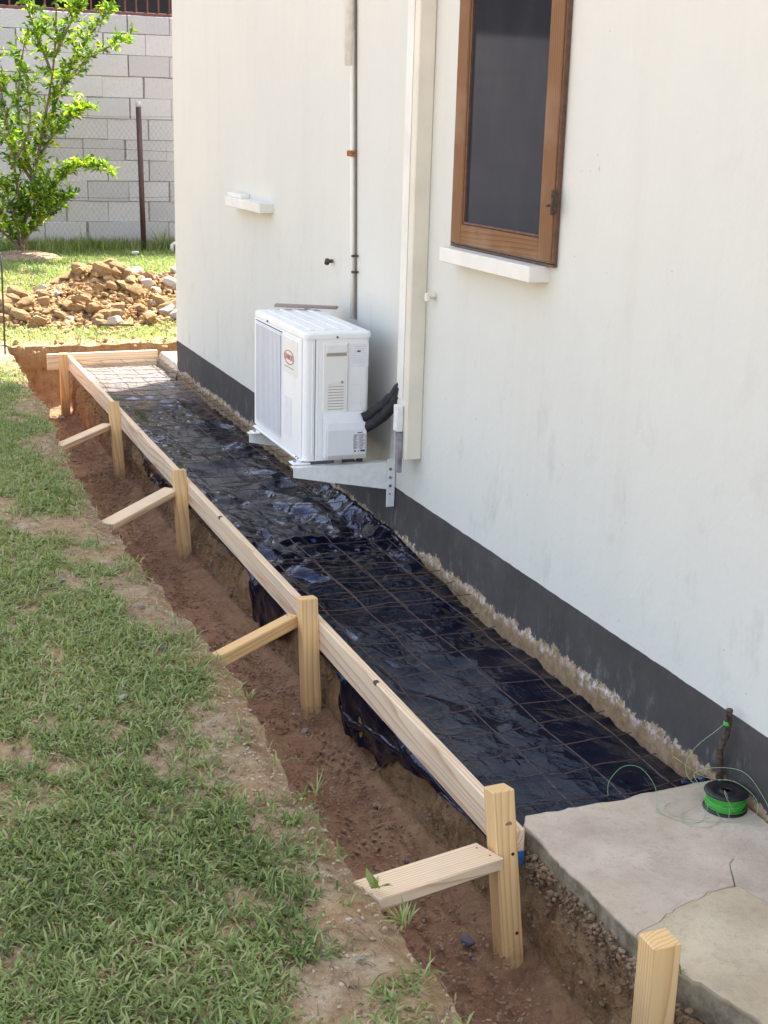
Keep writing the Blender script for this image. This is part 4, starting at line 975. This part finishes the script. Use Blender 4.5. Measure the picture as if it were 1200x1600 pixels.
# grille on the wall and dark building behind
Gr = empty('metal_grille', (2.6, YW+.06, 2.73), 'rust red painted metal bar grille fixed along the top of the block wall', 'grille')
B().box((-1, YW+.02, 2.712), (6, YW+.06, 2.745), .002).build('rail', GRILLE, Gr); B().box((-1, YW+.02, 3.55), (6, YW+.06, 3.59), .002).build('rail', GRILLE, Gr)
x_ = .3
while x_ < 4.8: B().box((x_-.008, YW+.032, 2.7455), (x_+.008, YW+.048, 3.5495), .001).build('bar', GRILLE, Gr); x_ += .118
NB = empty('neighbour_shed', (2.6, 18, .3), 'dark open fronted building seen through the grille above the block wall', 'building')
B().box((-6, 19.4, .2), (9, 19.6, 4.2), .01).build('back_wall', simple('shed_wall', (.035, .032, .034), .9), NB)
B().box((-6, 15.8, 4.21), (9, 19.9, 4.34), .01).build('roof', simple('shed_roof', (.06, .05, .05), .8), NB)
for xx in (-5.9, 8.8): B().box((xx-.1, 15.9, .2), (xx+.1, 19.38, 4.2), .01).build('side_wall', simple('shed_wall', (.04, .037, .04), .9), NB)
B().box((3.6, 19.28, 2.9), (5.2, 19.39, 4.0), .01).build('shutter', simple('shutter', (.11, .11, .12), .7), NB)
# chain link fence
CL = empty('chain_link_fence', (3.0, 14.7, .3), 'rusty chain link fence with a dark brown steel post in front of the block wall', 'fence')
B().tube([(2.975, 14.7, .2), (2.945, 14.7, 1.79)], .029, 12).build('post', POSTBR, CL, True); B().tube([(2.945, 14.7, 1.785), (2.9445, 14.7, 1.842)], .030, 12).build('post_cap', ALU, CL, True)
b = B()
for i in range(-26, 34):
    xx = 2.97+i*.052
    if xx > 4.4: continue
    for sgn in (1, -1): b.tube([(xx+(.026*sgn if k % 2 else 0), 14.69+.003*sgn, .27+k*.0365) for k in range(39)], .0012, 3, False)
tag(b.build('wire_netting', GREYM, CL), kind='stuff')
for zz_ in (.31, .86, 1.35, 1.69): B().tube([(.9+q*.6, 14.70, zz_+.012*math.sin(q*1.9+zz_*7)) for q in range(7)], .0018, 4).build('tension_wire', RUST, CL)
# odd bits by the wall
o = B(); o.tube([(3.235, 14.5, .30), (3.235, 14.5, .375), (3.255, 14.5, .392), (3.40, 14.5, .392)], .02, 10); o = o.build('pvc_elbow', LABELW, None, True); tag(o, 'white plastic pipe elbow sticking up at the foot of the block wall', 'pipe')
rg = rockmesh(5, 3, .8); rg.materials.append(LABELW); o = bpy.data.objects.new('crumpled_rag', rg); COL.objects.link(o); o.location = (2.78, 14.2, .32); o.scale = (.05, .04, .03); tag(o, 'small crumpled pale plastic bag in the grass below the fence post', 'rag')
o = B().tube([(1.002, 10.05, -.15), (1.009, 10.05, .60), (1.008, 10.05, .70)], [.0065, .006, .0055], 8).build('steel_bar', DARK, None, True); tag(o, 'thin dark steel bar stuck upright at the trench corner, left edge', 'steel bar')
o = B().tube([(1.84, 10.98, .055), (2.12, 10.93, .05)], .008, 6).build('twig', STICK); tag(o, 'thin dark twig lying in front of the soil heap', 'twig')

# ------------------------------------------------------------------ tree
TB = Vector((1.62, 14.05, .27)); TR = empty('young_tree', TB, 'young leafy tree with bright sunlit leaves and several stems, before the block wall', 'tree')
def tp(px, py, dy): return Vector((TB.x+(px-30)/143, TB.y+dy, TB.z+(405-py)/141))
shoots = [([(30, 405), (35, 350), (60, 250), (85, 130), (93, 2)], 0), ([(60, 250), (110, 140), (168, 62)], .15), ([(85, 180), (130, 130), (180, 105)], -.15), ([(33, 370), (20, 250), (5, 150), (-10, 95)], -.1),
          ([(30, 385), (70, 310), (105, 275), (150, 280)], -.2), ([(28, 385), (-20, 280), (-55, 150)], .1), ([(50, 300), (35, 200), (50, 105)], .2), ([(60, 260), (95, 215), (125, 195)], .1), ([(30, 390), (-30, 330), (-75, 250)], -.15),
          ([(32, 375), (70, 335), (92, 315)], -.25), ([(20, 280), (45, 220), (40, 150)], -.25), ([(50, 300), (10, 230), (-20, 190)], .3), ([(80, 150), (60, 90), (45, 45)], .1), ([(35, 350), (50, 320), (60, 290)], -.3), ([(30, 390), (15, 330), (0, 300)], -.25), ([(85, 130), (110, 80), (120, 60)], -.1)]
r = np.random.default_rng(77); LP = []; LD = []
for si, (pl, dy) in enumerate(shoots):
    P_ = smooth_line([tp(p[0], p[1], dy*min(1, k/1.5)) for k, p in enumerate(pl)], 6); n = len(P_)
    B().tube(P_, [(.022 if si == 0 else .014)*(1-.85*k/n)+.002 for k in range(n)], 6).build('trunk' if si == 0 else 'branch', BARK, TR, True)
    for k in range(2 if si else 7, n):
        for _ in range(6):
            if r.random() < .25: continue
            d = Vector(r.normal(0, 1, 3)); d.z = abs(d.z)*.7+.15; d.normalize(); l = r.uniform(.06, .26)*(1-.45*k/n); p0 = P_[k]
            tw_ = [p0+d*l*q/3+Vector((0, 0, .02*q*q/9)) for q in range(4)]
            nl = int(l/.015)
            for q in range(nl):
                LP.append(p0+d*l*(q+.5)/nl); a_ = d+Vector(r.normal(0, .75, 3)); LD.append(a_.normalized())
    for _ in range(10): LP.append(P_[-1]+Vector(r.normal(0, .02, 3))); LD.append((P_[-1]-P_[-3]).normalized()+Vector(r.normal(0, .5, 3)))
LP = np.array([tuple(p) for p in LP]); LD = np.array([tuple(p) for p in LD]); LD /= np.linalg.norm(LD, axis=1)[:, None]; n = len(LP)
up = r.normal(0, .6, (n, 3)); up[:, 2] += 1; sd_ = np.cross(LD, up); sd_ /= np.linalg.norm(sd_, axis=1)[:, None]; nr = np.cross(sd_, LD); l = r.uniform(.05, .085, n)[:, None]; wdt = l*.23
V = np.stack([LP, LP+LD*l*.45+sd_*wdt+nr*l*.08, LP+LD*l*.5-nr*l*.03, LP+LD*l*.45-sd_*wdt+nr*l*.08, LP+LD*l-nr*l*.12], 1).reshape(-1, 3); bs = np.arange(n)[:, None]*5
F = np.concatenate([bs+np.array([[0, 1, 2]]), bs+np.array([[0, 2, 3]]), bs+np.array([[1, 4, 2]]), bs+np.array([[2, 4, 3]])])
me = mesh('leaves', V, F, LEAF, True); at = me.attributes.new('v', 'FLOAT', 'POINT'); vv_ = np.clip(r.beta(2, 2.4, n)*.9+.35*fbm(LP[:, 0]*5, LP[:, 2]*5, LP[:, 1]*3, seed=3), 0, 1); at.data.foreach_set('value', np.repeat(vv_, 5).astype(np.float32))
lv = ob('leaves', me, TR); tag(lv, kind='stuff')
# mulch ring
gx = np.arange(1.0, 2.3, .03); gy = np.arange(13.4, 14.6, .03); Xg, Yg = np.meshgrid(gx, gy, indexing='ij'); d_ = np.sqrt(((Xg-1.6)/.48)**2+((Yg-14.0)/.4)**2)
Zg = gz(Xg, Yg)+.06*sstep(1, .5, d_)-.02*sstep(.9, 1.1, d_)+.012*fbm(Xg*14, Yg*14, seed=9); v, f = grid(np.stack([Xg, Yg, Zg], -1))
o = ob('mulch_ring', mesh('mulch_ring', v, f[:, ::-1], simple('dry_mulch', (.36, .25, .17), .95, var=.3, nscale=40, bump=.02), True)); tag(o, 'low ring of dry brown mulch round the foot of the young tree', 'mulch', kind='stuff')
# weeds by the fence and at the trench edge
def weed(loc, h, n, lab, seed, m=GRASS, grp='weeds at the trench edge and wall', wd=.006):
    r = np.random.default_rng(seed); V = []; F = []; vals = []
    for k in range(n):
        a_ = r.uniform(0, 6.3); ln = r.uniform(.2, 1.1); l = h*r.uniform(.5, 1); d = Vector((math.cos(a_)*math.sin(ln), math.sin(a_)*math.sin(ln), math.cos(ln))); s_ = Vector((-math.sin(a_), math.cos(a_), 0))*wd*r.uniform(.6, 1.2)
        p = Vector(loc)+Vector((r.normal(0, .006), r.normal(0, .006), 0)); m1 = p+d*l*.5; tip = p+d*l+Vector((0, 0, -l*.18*ln)); b0 = len(V)
        V += [p-s_*.4, p+s_*.4, m1+s_, m1-s_, tip]; F += [(b0, b0+1, b0+2), (b0, b0+2, b0+3), (b0+3, b0+2, b0+4)]; vals += [r.uniform(.2, .8)]*5
    me = mesh('weed', V, F, m, True); at = me.attributes.new('v', 'FLOAT', 'POINT'); at.data.foreach_set('value', vals); o = ob('weed', me); tag(o, lab, 'weed', grp); return o
weed((1.005, 2.50, .0), .055, 9, 'small broad leaved green sprout beside the near brace', 1, wd=.008)
weed((1.01, 2.36, -.01), .075, 26, 'grassy tuft hanging over the trench edge just below the near brace', 2, wd=.003)
weed((1.02, 2.98, -.01), .09, 12, 'thin wispy grass tuft at the trench edge midway between the first two braces', 3, wd=.002)
weed((1.02, 3.62, -.01), .05, 10, 'small grass tuft on the trench edge below the second brace', 4, wd=.003)
weed((1.512, 2.055, -.04), .03, 8, 'tiny green weed in the crack of the apron by the nearest stake', 5, wd=.003)
weed((3.18, 14.8, .29), .42, 34, 'tall thin weed right of the brown fence post', 6, wd=.006)
weed((3.34, 14.85, .29), .30, 26, 'shorter weed at the block wall close to the house corner', 7, wd=.006)
weed((2.35, 14.8, .28), .36, 22, 'sparse dry weed under the fence left of the brown post', 8, wd=.004)
weed((2.02, 14.8, .28), .28, 18, 'low weed against the fence between tree and brown post', 9, wd=.005)
